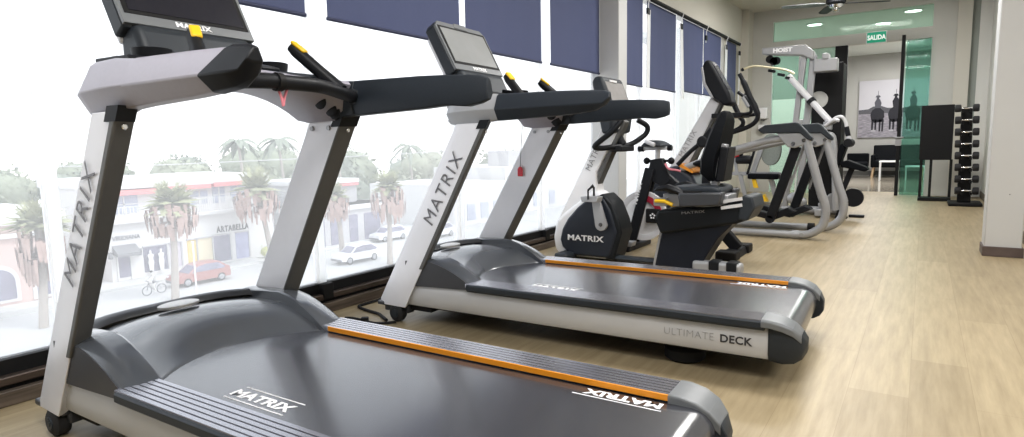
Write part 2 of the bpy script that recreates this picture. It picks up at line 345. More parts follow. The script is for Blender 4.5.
# ------------------------------------------------------------------ treadmills (local axes: x along the deck from the window end, y across, z up)
def treadmill(label, loc, rz, arm_mat):
    t = thing('treadmill', label, 'treadmill', loc, rz, 'treadmills facing the window')
    ZB = .236
    # chassis
    obj('base_frame', MB().box(.20,1.95,-.34,.34,.075,.20).box(.12,.34,-.36,.36,.06,.20), M_BLACKM, t, bevel=.01)
    # running belt, closed loop around both rollers
    pf = [(.40,ZB),(2.012,ZB)] + [(2.012+.062*math.sin(a), ZB-.062+.062*math.cos(a)) for a in [PI*k/10 for k in range(1,10)]] + [(2.012,ZB-.124),(.40,ZB-.124)]
    obj('running_belt', MB().prism(pf, 'y', -.297, .297), M_BELT, t, ang=50)
    for s in (-1, 1):
        # ribbed foot rail
        n = 6; y0, y1 = .303, .418; pts = []
        for k in range(n):
            a, b = y0+(y1-y0)*k/n, y0+(y1-y0)*(k+1)/n; d = (b-a)
            pts += [(a+d*.04,.249),(a+d*.14,.256),(a+d*.86,.256),(a+d*.96,.249)]
        pts = [(y0,.236)] + pts + [(y1,.236)]
        obj('foot_rail', MB().prism([(s*p[0],p[1]) for p in pts], 'x', .60, 1.95), M_RIB, t, ang=20)
        obj('rail_edge', MB().prism([(s*a,b) for a,b in ((.34,.215),(.413,.215),(.424,.226),(.424,.246),(.418,.252),(.34,.236))], 'x', .61, 1.96), M_CHAR, t)
        if s > 0: obj('trim_strip', MB().box(.655,1.95,min(s*.2985,s*.3035),max(s*.2985,s*.3035),.240,.2575 if s > 0 else .2535), M_ORANGE, t, bevel=.001)
        # silver side panel, front end cut along the upright
        prof = [(.36,.097),(.383,.097),(.391,.112),(.3965,.15),(.3965,.18),(.394,.212),(.388,.222),(.36,.222)]
        rings = [[(.19+(z-.097)*.55, s*y, z) for y, z in prof], [(1.972, s*y, z) for y, z in prof]]
        obj('side_panel', MB().loft(rings), M_SIDE, t, bevel=.002)
        # hood frame: side cheek and sloping top
        zt = lambda x: .345-.012*((x-.30)/.1 if x < .30 else 0)-.000 if x < .36 else .345-.115*((x-.36)/.29)**1.6
        xs = [.15,.19,.22,.28,.33,.38,.43,.48,.53,.58,.62,.648]
        rings = []
        for x in xs:
            z = zt(x) - .02*max(0,(.28-x)/.13)
            zi = z+.006+.014*math.sin(PI*min(1,max(0,(x-.25)/.40)))
            yo_ = .405 if x > .30 else .350
            rings.append([(x, s*yo_, min(.235,z-.02)), (x, s*yo_, z-.006), (x, s*(yo_-.006), z), (x, s*.35, z+.5*(zi-z)+.004), (x, s*.306, zi), (x, s*.298, zi-.004), (x, s*.298, .2), (x, s*.36, .2)])
        hf = obj('hood_side', MB().loft(rings), M_HOOD, t, ang=30)
        cheek = [(.215,.205),(.215,.335)] + [(x, zt(x)-.004) for x in xs if x > .24] + [(.648,.222),(.60,.222)]
        obj('cheek_panel', MB().prism([(a, b) for a, b in cheek], 'y', *sorted((s*.36, s*.4065))), M_HOODD, hf)
        # upright: silver shell, shade on its rear face added as a dark grey cover
        uf = lambda z: -.008+.592*(z-.093); ur = lambda z: .192+.572*(z-.093)
        rings = []
        for z in (.085,.11,.35,.7,1.022):
            a, b = uf(z), ur(z)
            if z < .1: a += .012
            rings.append([(a+.012, s*.357, z),(b, s*.355, z),(b+.012, s*.395, z),(b+.02, s*.412, z),(a+.06, s*.405, z),(a+.004, s*.378, z),(a, s*.368, z)])
        up = obj('upright', MB().loft(rings), M_SILVER, t, bevel=.003)
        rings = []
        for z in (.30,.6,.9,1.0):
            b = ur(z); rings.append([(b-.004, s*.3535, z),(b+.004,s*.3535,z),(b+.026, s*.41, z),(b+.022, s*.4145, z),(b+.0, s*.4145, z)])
        bc = obj('rear_shade_cover', MB().loft(rings), M_GREYFR, up, bevel=.002)
        b = ur(.985); obj('bolt', MB().lathe([(.0085,0),(.0085,.006),(.006,.008)], (b+.016, s*.385, .982), 'x', 10), M_CHROME, bc)
        for x in (.565,.655): obj('bolt', MB().lathe([(.009,0),(.009,.005),(.005,.006)], (x, s*.355 if s < 0 else .3505, .992), 'y', 10), M_STEEL, up)
        if s < 0:
            a, b = Vector((uf(.52)+.158, -.4140, .52)), Vector((uf(.93)+.158, -.4140, .93))
            text('MATRIX', .100, M_GTXT, up, a, b-a, (-1,.075,.6), bold=-.0008, sx=1.0, spacing=1.16)
        # collar under the arm
        rings = [[(ur(z)+d, s*y, z) for d, y in ((-.04,.352),(.004,.352),(.03,.414),(-.02,.418))] for z in (.995,1.035)]
        obj('collar', MB().loft(rings), M_BLACK, up)
        # arm: front casting and textured pad, glare-paled on the first machine's near side
        rings = []
        for x, zb, zt_, yi, yo in ((.485,1.04,1.115,.345,.375),(.505,1.022,1.148,.335,.395),(.56,1.018,1.162,.33,.41),(.68,1.024,1.162,.33,.416),(.80,1.032,1.150,.33,.418)):
            zm = zb+(zt_-zb)*.42
            rings.append([(x,s*(yi+.01),zb),(x,s*(yo-.03),zb),(x,s*yo,zm),(x,s*(yo-.03),zt_-.012),(x,s*(yo-.045),zt_),(x,s*(yi+.02),zt_),(x,s*yi,zm)])
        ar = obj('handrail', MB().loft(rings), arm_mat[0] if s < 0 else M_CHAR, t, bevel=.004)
        rings = []
        DL = arm_mat[2] if s < 0 else 0
        for x, zb, zt_, k in ((.79,1.030,1.152,0),(1.10,1.040,1.146,0),(1.20,1.046,1.142,.002),(1.27,1.054,1.138,.007),(1.315,1.074,1.134,.014),(1.342,1.100,1.126,.02)):
            zm = max(zb+.004, 1.030+(1.150-1.030)*.42)
            zm = min(zm, zt_-.008); yi, yo = .335+1.9*k, .420-.5*k
            wd_ = yo-yi; x += DL if x > 1 else 0
            if s > 0 and x > 1.25: zb = 1.030+.4*(zb-1.030); zm = 1.080; x += .006
            rings.append([(x,s*(yi+.15*wd_),zb),(x,s*(yo-.35*wd_),zb),(x,s*yo,zm),(x,s*(yo-.33*wd_),zt_-.010),(x,s*(yo-.52*wd_),zt_),(x,s*(yi+.22*wd_),zt_),(x,s*yi,zm)])
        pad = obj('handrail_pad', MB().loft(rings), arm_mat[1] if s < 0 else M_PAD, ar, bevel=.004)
        # stop switch lever, angled back over the deck
        a, b = Vector((.862, s*.235, 1.105)), Vector((.722, s*.176, 1.238))
        lv = obj('speed_lever', MB().tube([a, a.lerp(b,.5), b, b.lerp(a,-.12)], [.023,.021,.021,.016], 12), M_BLACK, t)
        d = (b-a).normalized(); c = b + d*.004
        obj('lever_switch', MB().bar(c-d*.040+Vector((.008,0,.018)), c+d*.020+Vector((.008,0,.016)), .030, .012), M_YELLOW, lv, bevel=.005)
        # caps over the rear roller
        rings = []
        for x, ztp, yi, yo in ((1.948,.259,.296,.426),(1.98,.258,.296,.426),(2.02,.250,.296,.422),(2.056,.234,.297,.412),(2.084,.207,.298,.392)):
            rings.append([(x,s*yi,ztp-.03),(x,s*yo,ztp-.03),(x,s*(yo),ztp-.008),(x,s*(yo-.008),ztp),(x,s*(yi+.004),ztp),(x,s*yi,ztp-.004)])
        rc = obj('rear_cap', MB().loft(rings), M_BEZ, t, bevel=.003)
        rings = []
        for x, z0, z1, yo in ((1.972,.092,.234,.402),(2.02,.088,.232,.408),(2.06,.094,.22,.403),(2.085,.110,.205,.388),(2.10,.135,.18,.366)):
            rings.append([(x,s*.30,z0),(x,s*(yo-.02),z0),(x,s*yo,z0+.03),(x,s*yo,z1-.012),(x,s*(yo-.012),z1),(x,s*.30,z1)])
        obj('rear_shell', MB().loft(rings), M_CHAR, rc, bevel=.004)
        # wheels and feet
        wh = obj('wheel', MB().lathe([(.012,-.026),(.034,-.026),(.046,-.018),(.047,0),(.047,.012),(.043,.02),(.02,.022)], (.135,s*.385,.047), 'y', 24), M_RUBBER, t)
        obj('wheel_hub', MB().lathe([(.022,-.004),(.022,0),(.012,.004),(.012,-.006)], (.135,s*.385-(.026 if s<0 else -.022)+(.0 if s<0 else .002),.047), 'y', 16), M_CHAR, wh)
        obj('wheel_fork', MB().box(.03,.2,min(s*.33,s*.378),max(s*.33,s*.378),.045,.10).box(.0,.20,min(s*.345,s*.40),max(s*.345,s*.40),.078,.10), M_HOODD, t, bevel=.006)
        obj('rear_foot', MB().lathe([(.0,0),(.07,0),(.085,.012),(.085,.05),(.06,.08),(0,.085)], (1.62,s*.24,0), 'z', 24), M_BLACKM, t)
    # ultimate deck lettering on both side panels
    text('ULTIMATE', .043, M_GTXTL, t, (1.575,-.3985,.145), (1,0,0), (0,0,1), sx=.98, bold=-.0012, spacing=1.05)
    text('DECK', .043, M_KTXT, t, (1.797,-.3985,.145), (1,0,0), (0,0,1), sx=1.02, bold=.001, spacing=1.05)
    # belt lettering
    zl = ZB+.0008
    text('MATRIX', .052, M_WTXT, t, (.865,-.243,zl), (1,0,0), (0,1,0), sx=1.28, bold=.002, ext=.0003, name='belt_lettering', spacing=1.02)
    text('MATRIX', .046, M_WTXT, t, (1.945,.282,zl), (-1,0,0), (0,-1,0), sx=1.28, bold=.002, ext=.0003, name='belt_lettering', spacing=1.02)
    for q in ((.87,1.12,-.190,-.186),(.87,1.12,-.262,-.258),(1.70,1.95,.236,.240)): obj('belt_line', MB().box(*q,zl-.0005,zl+.0003), M_WTXT, t)
    # motor hood dome between the cheeks, with curved rear edge and front rim
    def rear(y): return .492+.95*y*y*1.6
    rows = []
    NY, NX = 25, 16
    for i in range(NX):
        f = i/(NX-1); row = []
        for j in range(NY):
            y = -.30+.60*j/(NY-1); xe = min(rear(y), .64); x0 = .10+.09*(abs(y)/.3)**4; x = x0+(xe-x0)*f
            dome = (1-(y/.3)**2)
            z = .335+.018*dome*math.sin(PI*min(1,f*1.1)) - .108*max(0,(f-.12)/.88)**2.2 - .02*(1-f)**3
            row.append((x, y, z))
        rows.append(row)
    rows.append([(p[0]+.004, p[1], p[2]-.012) for p in rows[-1]]); rows.append([(p[0]-.004, p[1], .2) for p in rows[-1]])
    hd = obj('motor_hood', MB().grid(rows), M_HOOD, t, ang=60)
    rows = []
    for j in range(NY):
        y = -.302+.604*j/(NY-1); x0 = .10+.09*(abs(y)/.302)**4; a = (abs(y)/.302)**4
        rows.append([(x0-.12+.06*a,y,.20),(x0-.105+.05*a,y,.26),(x0-.075+.03*a,y,.315),(x0-.04+.01*a,y,.345),(x0-.005,y,.352),(x0+.018,y,.346),(x0+.03,y,.33)])
    obj('hood_rim', MB().grid(rows), M_HOODD, hd, ang=60)
    ds = [(.195+.045*math.cos(a), .005+.075*math.sin(a)) for a in [2*PI*k/24 for k in range(24)]]
    obj('hood_badge', MB().loft([[(x,y,.349) for x,y in ds],[(x,y,.358) for x,y in ds],[(.195+(x-.195)*.85,.005+(y-.005)*.85,.361) for x,y in ds]]), mat('brushed_badge', (.55,.54,.53), .35, metal=.5, var=.2, scale=80), hd)
    # arched cross beam joining the arms, with vent slots
    rows = []; N = 17
    for j in range(N):
        y = -.345+.69*j/(N-1); a = abs(y)/.345; zlow = 1.108-.095*a**2.6; zt_ = 1.150+.008*(1-a)
        rows.append([(.50,y,zlow+.01),(.56,y,zlow),(.70,y,zlow+.004),(.80-.05*a,y,zlow+.03),(.82-.03*a,y,zt_-.012),(.78,y,zt_),(.52,y,zt_),(.49,y,zt_-.02)])
    cb = obj('console_beam', MB().loft(rows), M_LILAC, t, ang=50)
    for s in (-1,1):
        for y in ((.262,.308,.324) if s > 0 else ()):
            a = y/.345; obj('vent_slot', MB().ell((.725, s*y, 1.108-.095*a**2.6+.014), .030, .006, .024, 10, 7), M_BLACKM, cb)
    # console tray with cup holders
    tr = obj('console_tray', MB().loft([[(x,y,z) for x,z in ((.42,1.15),(.80,1.148),(.78,1.158),(.60,1.178),(.47,1.20),(.40,1.20))] for y in (-.27,.27)]), M_CHAR, t, bevel=.008)
    for s in (-1,1): obj('cup_holder', MB().lathe([(.042,-.015),(.052,-.015),(.056,.016),(.050,.018),(.044,.010)][::1], (.55,s*.205,1.200), 'z', 20, hollow=True), M_BLACK, tr)
    obj('side_wing', MB().prism([(.53,1.162),(.72,1.158),(.70,1.172),(.53,1.176)], 'y', -.352, .352), M_BLACK, tr, bevel=.003)
    obj('centre_keypad', MB().obox((.69,0,1.178),(.14,.16,.02),ry=.22), M_BLACK, tr, bevel=.006)
    # screen, leaning back towards the window
    P0 = Vector((.440,0,1.312)); up_ = Vector((-.13,0,.243)).normalized(); nn = Vector((up_.z,0,-up_.x))
    def sl(a, b, c): q = P0+up_*b+nn*c; return (q.x, a, q.z)
    def plate(w0, w1, b0, b1, c0, c1, w2=None):
        o_ = [(-w0,b0),(w0,b0),(w1,b1-.03),(w1-.03,b1),(-(w1-.03),b1),(-w1,b1-.03)]
        return MB().loft([[sl(a,b,c0) for a,b in o_],[sl(a,b,c1) for a,b in o_]])
    hs = obj('screen_housing', plate(.222,.225,-.012,.288,-.075,-.012), M_CHAR, t, bevel=.008)
    obj('back_shell', plate(.205,.21,-.02,.25,-.10,-.07), M_SILVER, hs, bevel=.01)
    obj('front_bezel', plate(.222,.224,-.006,.286,-.014,0), M_BEZ, hs, bevel=.002)
    obj('screen_border', MB().loft([[sl(a,b,c) for a,b in ((-.211,.029),(.211,.029),(.211,.258),(-.211,.258))] for c in (-.004,.0015)]), M_BLACKM, hs)
    obj('screen_glass', MB().loft([[sl(a,b,c) for a,b in ((-.196,.042),(.196,.042),(.196,.246),(-.196,.246))] for c in (-.004,.003)]), M_SCREENL if 'ultimate' in label else M_SCREEN, hs)
    obj('camera_tab', MB().loft([[sl(a,b,c) for a,b in ((-.06,.262),(.06,.262),(.05,.292),(-.05,.292))] for c in (-.01,.004)]), M_BEZ, hs, bevel=.003)
    text('MATRIX', .026, M_WTXT, hs, sl(-.060,.004,.0012), (0,1,0), up_, sx=1.25, bold=.0008, spacing=1.05)
    obj('console_base', MB().loft([[(.36,y,1.165),(.52,y,1.165),(.455,y,1.305),(.36,y,1.315)] for y in (-.20,.20)]), M_CHAR, tr, bevel=.025, seg=3)
    obj('screen_neck', MB().loft([[(.30,y,1.17),(.40,y,1.17),(.37,y,1.31),(.28,y,1.36)] for y in (-.13,.13)]), M_CHAR, hs, bevel=.01)
    # heart rate bar across the arms
    hb = obj('grip_bar', MB().tube(spl([(.80,-.345,1.095),(.845,-.26,1.098),(.90,-.12,1.108),(.905,0,1.11),(.90,.12,1.108),(.845,.26,1.098),(.80,.345,1.095)],5), .022, 12), M_BLACK, t)
    for s in (-1,1): obj('bar_socket', MB().tube([(.775,s*.362,1.094),(.815,s*.330,1.0955)], .026, 12), M_CHAR, hb)
    obj('bar_ring', MB().tube([(.906,-.055,1.1095),(.906,-.035,1.1095)], .027, 12), M_BLACKM, hb)
    return t

T1 = treadmill('large treadmill in the foreground with glare-paled near handrail and white lettering on the belt', (-2.4648,1.1477,0), .0286, (M_LILAC, M_LILAC, -.06))  # near handrail: glare put into its lilac grey colour
T2 = treadmill('second treadmill behind the first, whose side panel reads ultimate deck, dark near handrail', (-2.4325,2.6859,0), .0385, (mat('mid_grey_plastic', (.40,.41,.43), .4, var=.04), M_PAD, 0))
# black moulded tip on the foreground machine's near handrail
rings = []
for x, zb, zt_, k in ((1.19,1.045,1.144,.001),(1.27,1.053,1.140,.006),(1.318,1.073,1.136,.013),(1.346,1.099,1.128,.019)):
    zm = min(max(zb+.004,1.08), zt_-.008); yi, yo = .335+1.9*max(k,0), .420-.5*k
    wd_ = yo-yi; e = 1 if x < 1.25 else 0; x -= .06
    rings.append([(x-.02*e,-(yi+.15*wd_),zb-.002),(x,-(yo-.35*wd_),zb-.002),(x-.012*e,-yo-.0025,zm),(x+.055*e,-(yo-.33*wd_)-.001,zt_-.008),(x+.07*e,-(yo-.52*wd_),zt_+.002),(x+.05*e,-(yi+.22*wd_),zt_+.002),(x,-yi+.002,zm)])
obj('handrail_tip', MB().loft(rings), M_BLACK, T1, bevel=.004)
# faded red safety strap on the foreground bar; red safety tag on a cord on the second machine
obj('safety_strap', MB().tube([(.905,-.045,1.09),(.912,-.040,1.062),(.914,-.038,1.04)], .005, 6, flat=.5).tube([(.905,-.015,1.09),(.910,-.03,1.065),(.914,-.038,1.042)], .005, 6, flat=.5), M_SALMON, T1)
sk = obj('safety_key', MB().prism([(.455,.735),(.488,.735),(.488,.775),(.482,.788),(.474,.793),(.462,.788),(.455,.775)], 'y', .338, .346), M_RED, T2, bevel=.002)
obj('key_cord', MB().tube([(.472,.342,.792),(.480,.342,.90),(.492,.341,1.03)], .0018, 6), M_GREYFR, sk)
# power cord on the floor
CORD1 = [(-2.33,2.262,.008),(-2.40,2.30,.008),(-2.46,2.33,.008),(-2.543,2.345,.008),(-2.634,2.365,.008),(-2.684,2.394,.008),(-2.690,2.444,.008),(-2.69,2.55,.008),(-2.71,2.62,.008)]
CORD2 = [(-2.26,2.262,.008),(-2.297,2.219,.008),(-2.343,2.192,.008),(-2.413,2.195,.008),(-2.463,2.199,.008),(-2.523,2.197,.008),(-2.56,2.18,.008)]
tag(obj('power_cord', MB().tube(spl(CORD1,5), .009, 8), M_BLACKM), 'black cord looping on the floor from the second treadmill towards the sill', 'cord')
pc2 = tag(obj('power_cord', MB().tube(spl(CORD2,5), .007, 8), M_BLACKM), 'thin black cord with a clip, lying nearest the first treadmill', 'cord')
obj('cord_clip', MB().bar((-2.44,2.185,.014),(-2.41,2.21,.014),.034,.024), M_BLACKM, pc2, bevel=.004)
# ------------------------------------------------------------------ other machines (world coordinates, shifted to each thing's base)
def W(name, m, mat_, parent, **k):
    r_ = parent
    while r_.parent: r_ = r_.parent
    L = r_.location; m.v = [(p[0]-L[0], p[1]-L[1], p[2]-L[2]) for p in m.v]
    return obj(name, m, mat_, parent, **k)
def WT(s, size, m, parent, org, xd, yd, **k):
    r_ = parent
    while r_.parent: r_ = r_.parent
    return text(s, size, m, parent, Vector(org)-r_.location, xd, yd, **k)
M_BIKE = mat('dark_slate_shroud', (.020,.025,.037), .42, var=.08, scale=20, spec=.35)
M_BEAM = mat('black_green_casting', (.010,.012,.015), .45, var=.1, spec=.25)
M_SEAT = mat('black_upholstery', (.005,.006,.008), .6, var=.2, scale=60, bump=.1, spec=.10)
M_STEELW = mat('pearl_white_tube', (.64,.64,.66), .35, var=.02)

# ---- recumbent bike
B = thing('recumbent_bike', 'dark recumbent exercise bike with white mast and black seat back, beyond the second treadmill', 'exercise bike', (-1.75,4.45,0))
shell = [(-2.44,.01),(-2.50,.06),(-2.515,.16),(-2.485,.30),(-2.39,.385),(-2.29,.455),(-2.16,.555),(-2.09,.545),(-2.03,.47),(-1.95,.30),(-1.95,.16),(-2.01,.01)]
W('front_shell', MB().prism(shell,'y',4.36,4.54), M_WHITE, B, bevel=.03, seg=4)
dark = [(-2.34,.03),(-2.41,.09),(-2.43,.15),(-2.41,.24),(-2.36,.325),(-2.27,.42),(-2.18,.49),(-2.10,.515),(-2.04,.495),(-1.985,.41),(-1.93,.24),(-1.985,.06),(-2.01,.03)]
for a, b in ((4.325,4.40),(4.50,4.575)): sh = W('side_shroud', MB().prism(dark,'y',a,b), M_BIKE, B, bevel=.018, seg=3)
W('rear_shroud', MB().prism([(-2.06,.535),(-1.975,.46),(-1.92,.33),(-1.895,.235),(-1.96,.02),(-2.04,.02),(-1.99,.235),(-2.11,.50)],'y',4.335,4.565), M_BEAM, B, bevel=.015)
WT('MATRIX', .062, M_WTXT, B, (-2.36,4.3235,.155), (1,0,0), (0,0,1), sx=1.36, bold=.002, spacing=1.05)
W('mast', MB().loft([[(-2.49,4.375,.28),(-2.12,4.375,.52),(-2.12,4.525,.52),(-2.49,4.525,.28)],[(-2.27,4.395,.71),(-2.135,4.395,.70),(-2.135,4.505,.70),(-2.27,4.505,.71)],[(-2.04,4.405,1.15),(-1.91,4.405,1.09),(-1.91,4.495,1.09),(-2.04,4.495,1.15)]]), M_WHITE, B, bevel=.012)
W('mast_back_strip', MB().loft([[(-2.155,4.405,.62),(-2.125,4.405,.60),(-2.125,4.495,.60),(-2.155,4.495,.62)],[(-1.925,4.41,1.10),(-1.895,4.41,1.08),(-1.895,4.49,1.08),(-1.925,4.49,1.10)]]), M_GREYFR, B, bevel=.006)
WT('MATRIX', .07, M_GTXTL, B, (-2.19,4.392,.70), (.44,-0.02,.87), (-.87,0,.44), sx=.95, spacing=1.1)
def crank(sy, px, pz, name='crank_arm'):
    y = 4.45+sy*.165
    c = W(name, MB().loft([[(-2.04+r_*math.cos(a)*1.0, y+d, .30+r_*math.sin(a)) if math.sin(a) < .2 else (-2.04+(px+2.04)+.034*math.cos(a), y+d, pz-.02+.022*math.sin(a)) for a in [2*PI*k/20 for k in range(20)]] for d, r_ in ((-.014,.050),(.014,.050))]), M_STEEL, B, bevel=.004)
    W('axle_cap', MB().lathe([(.016,-.018),(.016,0)], (-2.04,y,.30), 'y', 14), M_CHROME, c)
    p = W('pedal', MB().loft([[(px-.07,y+sy*.02,pz-.02),(px+.06,y+sy*.02,pz-.02),(px+.06,y+sy*.11,pz-.02),(px-.07,y+sy*.11,pz-.02)],[(px-.08,y+sy*.02,pz+.02),(px+.07,y+sy*.02,pz+.02),(px+.07,y+sy*.11,pz+.02),(px-.08,y+sy*.11,pz+.02)]]), M_STEEL, B, bevel=.005)
    W('pedal_strap', MB().tube([(px-.01,y+sy*.015,pz),(px-.01,y+sy*.015,pz+.08),(px+.0,y+sy*.06,pz+.10),(px-.01,y+sy*.115,pz+.07),(px-.01,y+sy*.115,pz)], .014, 8, flat=.35), M_BLACK, p)
crank(-1,-2.085,.50); crank(1,-2.0,.10)
# console and bars
cs = W('console', MB().loft([[(-2.115,y,1.385),(-2.085,y,1.425),(-2.03,y,1.42),(-1.93,y,1.17),(-1.955,y,1.0),(-2.03,y,.99)] for y in (4.27,4.65)]), M_CHAR, B, bevel=.02, seg=3)
W('console_screen', MB().loft([[(-2.0185,y,1.385),(-2.0145,y,1.385),(-1.929,y,1.175),(-1.934,y,1.17)] for y in (4.30,4.62)]), mat('dim_bike_screen', (.20,.19,.185), .55, var=.15, scale=20), cs)
W('console_keys', MB().loft([[(-1.940,y,1.14),(-1.936,y,1.14),(-1.955,y,1.03),(-1.960,y,1.03)] for y in (4.34,4.56)]), mat('grey_key_panel', (.20,.21,.18), .4, var=.4, scale=70), cs)
W('console_light', MB().box(-2.016,-2.008,4.38,4.50,1.385,1.40), M_WTXT, cs)
W('handlebar', MB().tube(spl([(-1.90,4.30,1.10),(-1.87,4.26,1.08),(-1.93,4.22,1.0),(-2.05,4.20,.905),(-2.03,4.24,.885),(-1.97,4.33,.89),(-1.93,4.50,.90),(-1.90,4.62,.93),(-1.84,4.68,.99),(-1.83,4.68,1.05),(-1.89,4.63,1.10)],5), .021, 10), M_BLACK, B)
W('bar_stem', MB().tube([(-1.99,4.45,1.0),(-1.94,4.46,.90)], .035, 10).box(-2.0,-1.90,4.34,4.60,.855,.90), M_BLACK, B, bevel=.01)
# step-through beam, pedestal, seat rail
W('low_beam', MB().box(-1.98,-1.5,4.35,4.45,.015,.045), M_CHAR, B, bevel=.02)
W('pedestal', MB().loft([[(-1.57,y0,.30),(-1.63,y0,.0),(-1.31,y0,.0),(-1.24,y0,.12),(-1.17,y0,.24),(-1.05,y0,.37),(-1.2,y0,.37)] for y0 in (4.33,4.57)]), mat('navy_black_shroud', (.010,.013,.022), .45, var=.1, spec=.3), B, bevel=.012)
W('pedestal_edge', MB().prism([(-1.585,.30),(-1.645,0),(-1.622,0),(-1.562,.30)],'y',4.335,4.565), M_STEEL, B)
rlm = W('seat_rail', MB().prism([(-1.60,.425),(-1.625,.36),(-1.575,.25),(-1.04,.355),(-.965,.385),(-.925,.47),(-.945,.535),(-1.0,.54),(-1.16,.475)],'y',4.30,4.60), M_BEAM, B, bevel=.02, seg=3)
W('rail_end_cap', MB().prism([(-1.03,.385),(-.965,.38),(-.918,.47),(-.938,.545),(-.99,.555),(-1.01,.54)],'y',4.292,4.608), M_CHAR, rlm, bevel=.02, seg=3)
for z, x0 in ((.505,-1.14),(.462,-1.14)): W('guide_rail', MB().bar((x0,4.292,z),(-1.0,4.292,z+.026),.014,.022), M_STEELW, rlm)
WT('MATRIX', .026, M_GTXTL, rlm, (-1.42,4.2975,.405), (1,0,.12), (-.12,0,1), sx=1.8)
for sy in (-1, 1):
    yb = 4.45+sy*.20
    hb = W('side_holder', MB().loft([[(-1.405,yb-.05,.465),(-1.13,yb-.05,.485),(-1.13,yb+.05,.485),(-1.405,yb+.05,.465)],[(-1.415,yb-.055,.565),(-1.11,yb-.055,.575),(-1.11,yb+.055,.575),(-1.415,yb+.055,.565)]]), M_HOODD, B, bevel=.012)
    W('holder_well', MB().loft([[(-1.33+.07*math.cos(a)+.0, yb+.038*math.sin(a), z) for a in [2*PI*k/18 for k in range(18)]] for z in (.565,.577)]), M_BLACKM, hb)
    W('seat_grip', MB().loft([[(x, yb+dy*wd, z+dz*wd*.8) for dy, dz in ((-1,0),(-.6,.7),(.6,.7),(1,0),(.6,-.7),(-.6,-.7))] for x, z, wd in ((-1.60,.575,.012),(-1.57,.59,.03),(-1.50,.60,.04),(-1.43,.575,.042),(-1.38,.55,.035))]), M_BLACK, B, bevel=.006)
W('seat_cushion', MB().prism([(-1.56,.575),(-1.50,.60),(-1.2,.615),(-1.14,.60),(-1.14,.555),(-1.5,.55)],'y',4.27,4.63), M_CHAR, B, bevel=.03, seg=3)
W('seat_carriage', MB().box(-1.56,-1.1,4.31,4.55,.46,.55).obox((-1.57,4.30,.49),(.10,.05,.06)), M_STEEL, B, bevel=.006)
W('adjust_lever', MB().tube([(-1.60,4.26,.50),(-1.53,4.25,.50),(-1.47,4.26,.475)], .014, 8), M_YELLOW, B)
W('back_post', MB().bar((-1.235,4.39,.50),(-1.15,4.39,.90),.06,.05), M_STEEL, B, bevel=.006)
rings = []
for z, xf, xb, hw in ((.645,-1.26,-1.20,.145),(.70,-1.305,-1.20,.18),(.80,-1.30,-1.185,.185),(.95,-1.255,-1.15,.165),(1.06,-1.215,-1.13,.125),(1.11,-1.195,-1.135,.085),(1.128,-1.18,-1.15,.05)):
    rings.append([(xf+.03,4.45-hw,z),(xf,4.45-hw*.6,z),(xf,4.45+hw*.6,z),(xf+.03,4.45+hw,z),(xb,4.45+hw*.96,z),(xb,4.45-hw*.96,z)])
sb = W('seat_back', MB().loft(rings), M_SEAT, B, bevel=.012, ang=50)
W('back_plate', MB().loft([[(-1.20,4.45-.11,.64),(-1.14,4.45-.11,.64),(-1.14,4.45+.11,.64),(-1.20,4.45+.11,.64)],[(-1.17,4.45-.11,.88),(-1.11,4.45-.10,.88),(-1.11,4.45+.10,.88),(-1.17,4.45+.11,.88)]]), M_BLACK, sb, bevel=.01)
W('foot', MB().box(-1.34,-1.0,4.30,4.40,.0,.075), M_STEEL, B, bevel=.02, seg=3)
for x0 in (-1.22, -1.10): W('foot_insert', MB().box(x0,x0+.07,4.292,4.408,.02,.083), M_BLACK, B, bevel=.006)
W('front_foot', MB().box(-2.42,-2.30,4.20,4.70,.0,.06), M_CHAR, B, bevel=.02)

# ---- indoor cycle
S = thing('spin_bike', 'black indoor cycle with a red and white flywheel, partly behind the recumbent bike', 'exercise bike', (-1.65,5.05,0))
fw = W('flywheel', MB().lathe([(.165,-.012),(.185,-.02),(.215,-.02),(.218,0),(.215,.02),(.185,.02),(.165,.012)], (-2.005,5.05,.29), 'y', 40, hollow=True), M_STEELW, S)
W('flywheel_disc', MB().lathe([(.02,-.010),(.168,-.010),(.168,.010),(.02,.010)], (-2.005,5.05,.29), 'y', 40), M_WHITE, fw)
def arc(r0, r1, a0, a1, y0, y1, c=(-2.005,.29), n=14):
    ps = [(c[0]+r0*math.cos(a0+(a1-a0)*k/n), c[1]+r0*math.sin(a0+(a1-a0)*k/n)) for k in range(n+1)] + [(c[0]+r1*math.cos(a1-(a1-a0)*k/n), c[1]+r1*math.sin(a1-(a1-a0)*k/n)) for k in range(n+1)]
    return MB().prism(ps,'y',y0,y1)
W('flywheel_band', arc(.135,.183,-.1,1.75,5.018,5.03), mat('crimson_band', (.34,.02,.05), .4), fw)
W('flywheel_band', arc(.10,.168,-.2,.35,5.03,5.036), mat('pale_band', (.75,.72,.72), .4), fw)
fr = W('frame', MB().bar((-2.10,5.01,.05),(-1.93,5.01,.70),.035,.085).bar((-2.10,5.09,.05),(-1.93,5.09,.70),.035,.085).prism([(-1.965,.62),(-1.93,.775),(-1.83,.79),(-1.75,.60),(-1.82,.54)],'y',5.015,5.085).bar((-1.85,5.05,.66),(-1.36,5.05,.26),.06,.085).bar((-1.42,5.05,.30),(-1.20,5.05,.06),.08,.09).bar((-1.48,5.05,.25),(-1.46,5.05,.70),.06,.06), M_BLACK, S, bevel=.008)
W('axle_cover', MB().box(-1.96,-1.83,4.985,5.01,.235,.36), M_BLACKM, fr, bevel=.02, seg=3)
cl_ = MB()
for k in range(5): cl_.ell((-1.895+.018*math.cos(k*2*PI/5+PI/2), 4.983, .297+.018*math.sin(k*2*PI/5+PI/2)), .009,.003,.009,8,5)
W('flower_emblem', cl_, M_WTXT, fr)
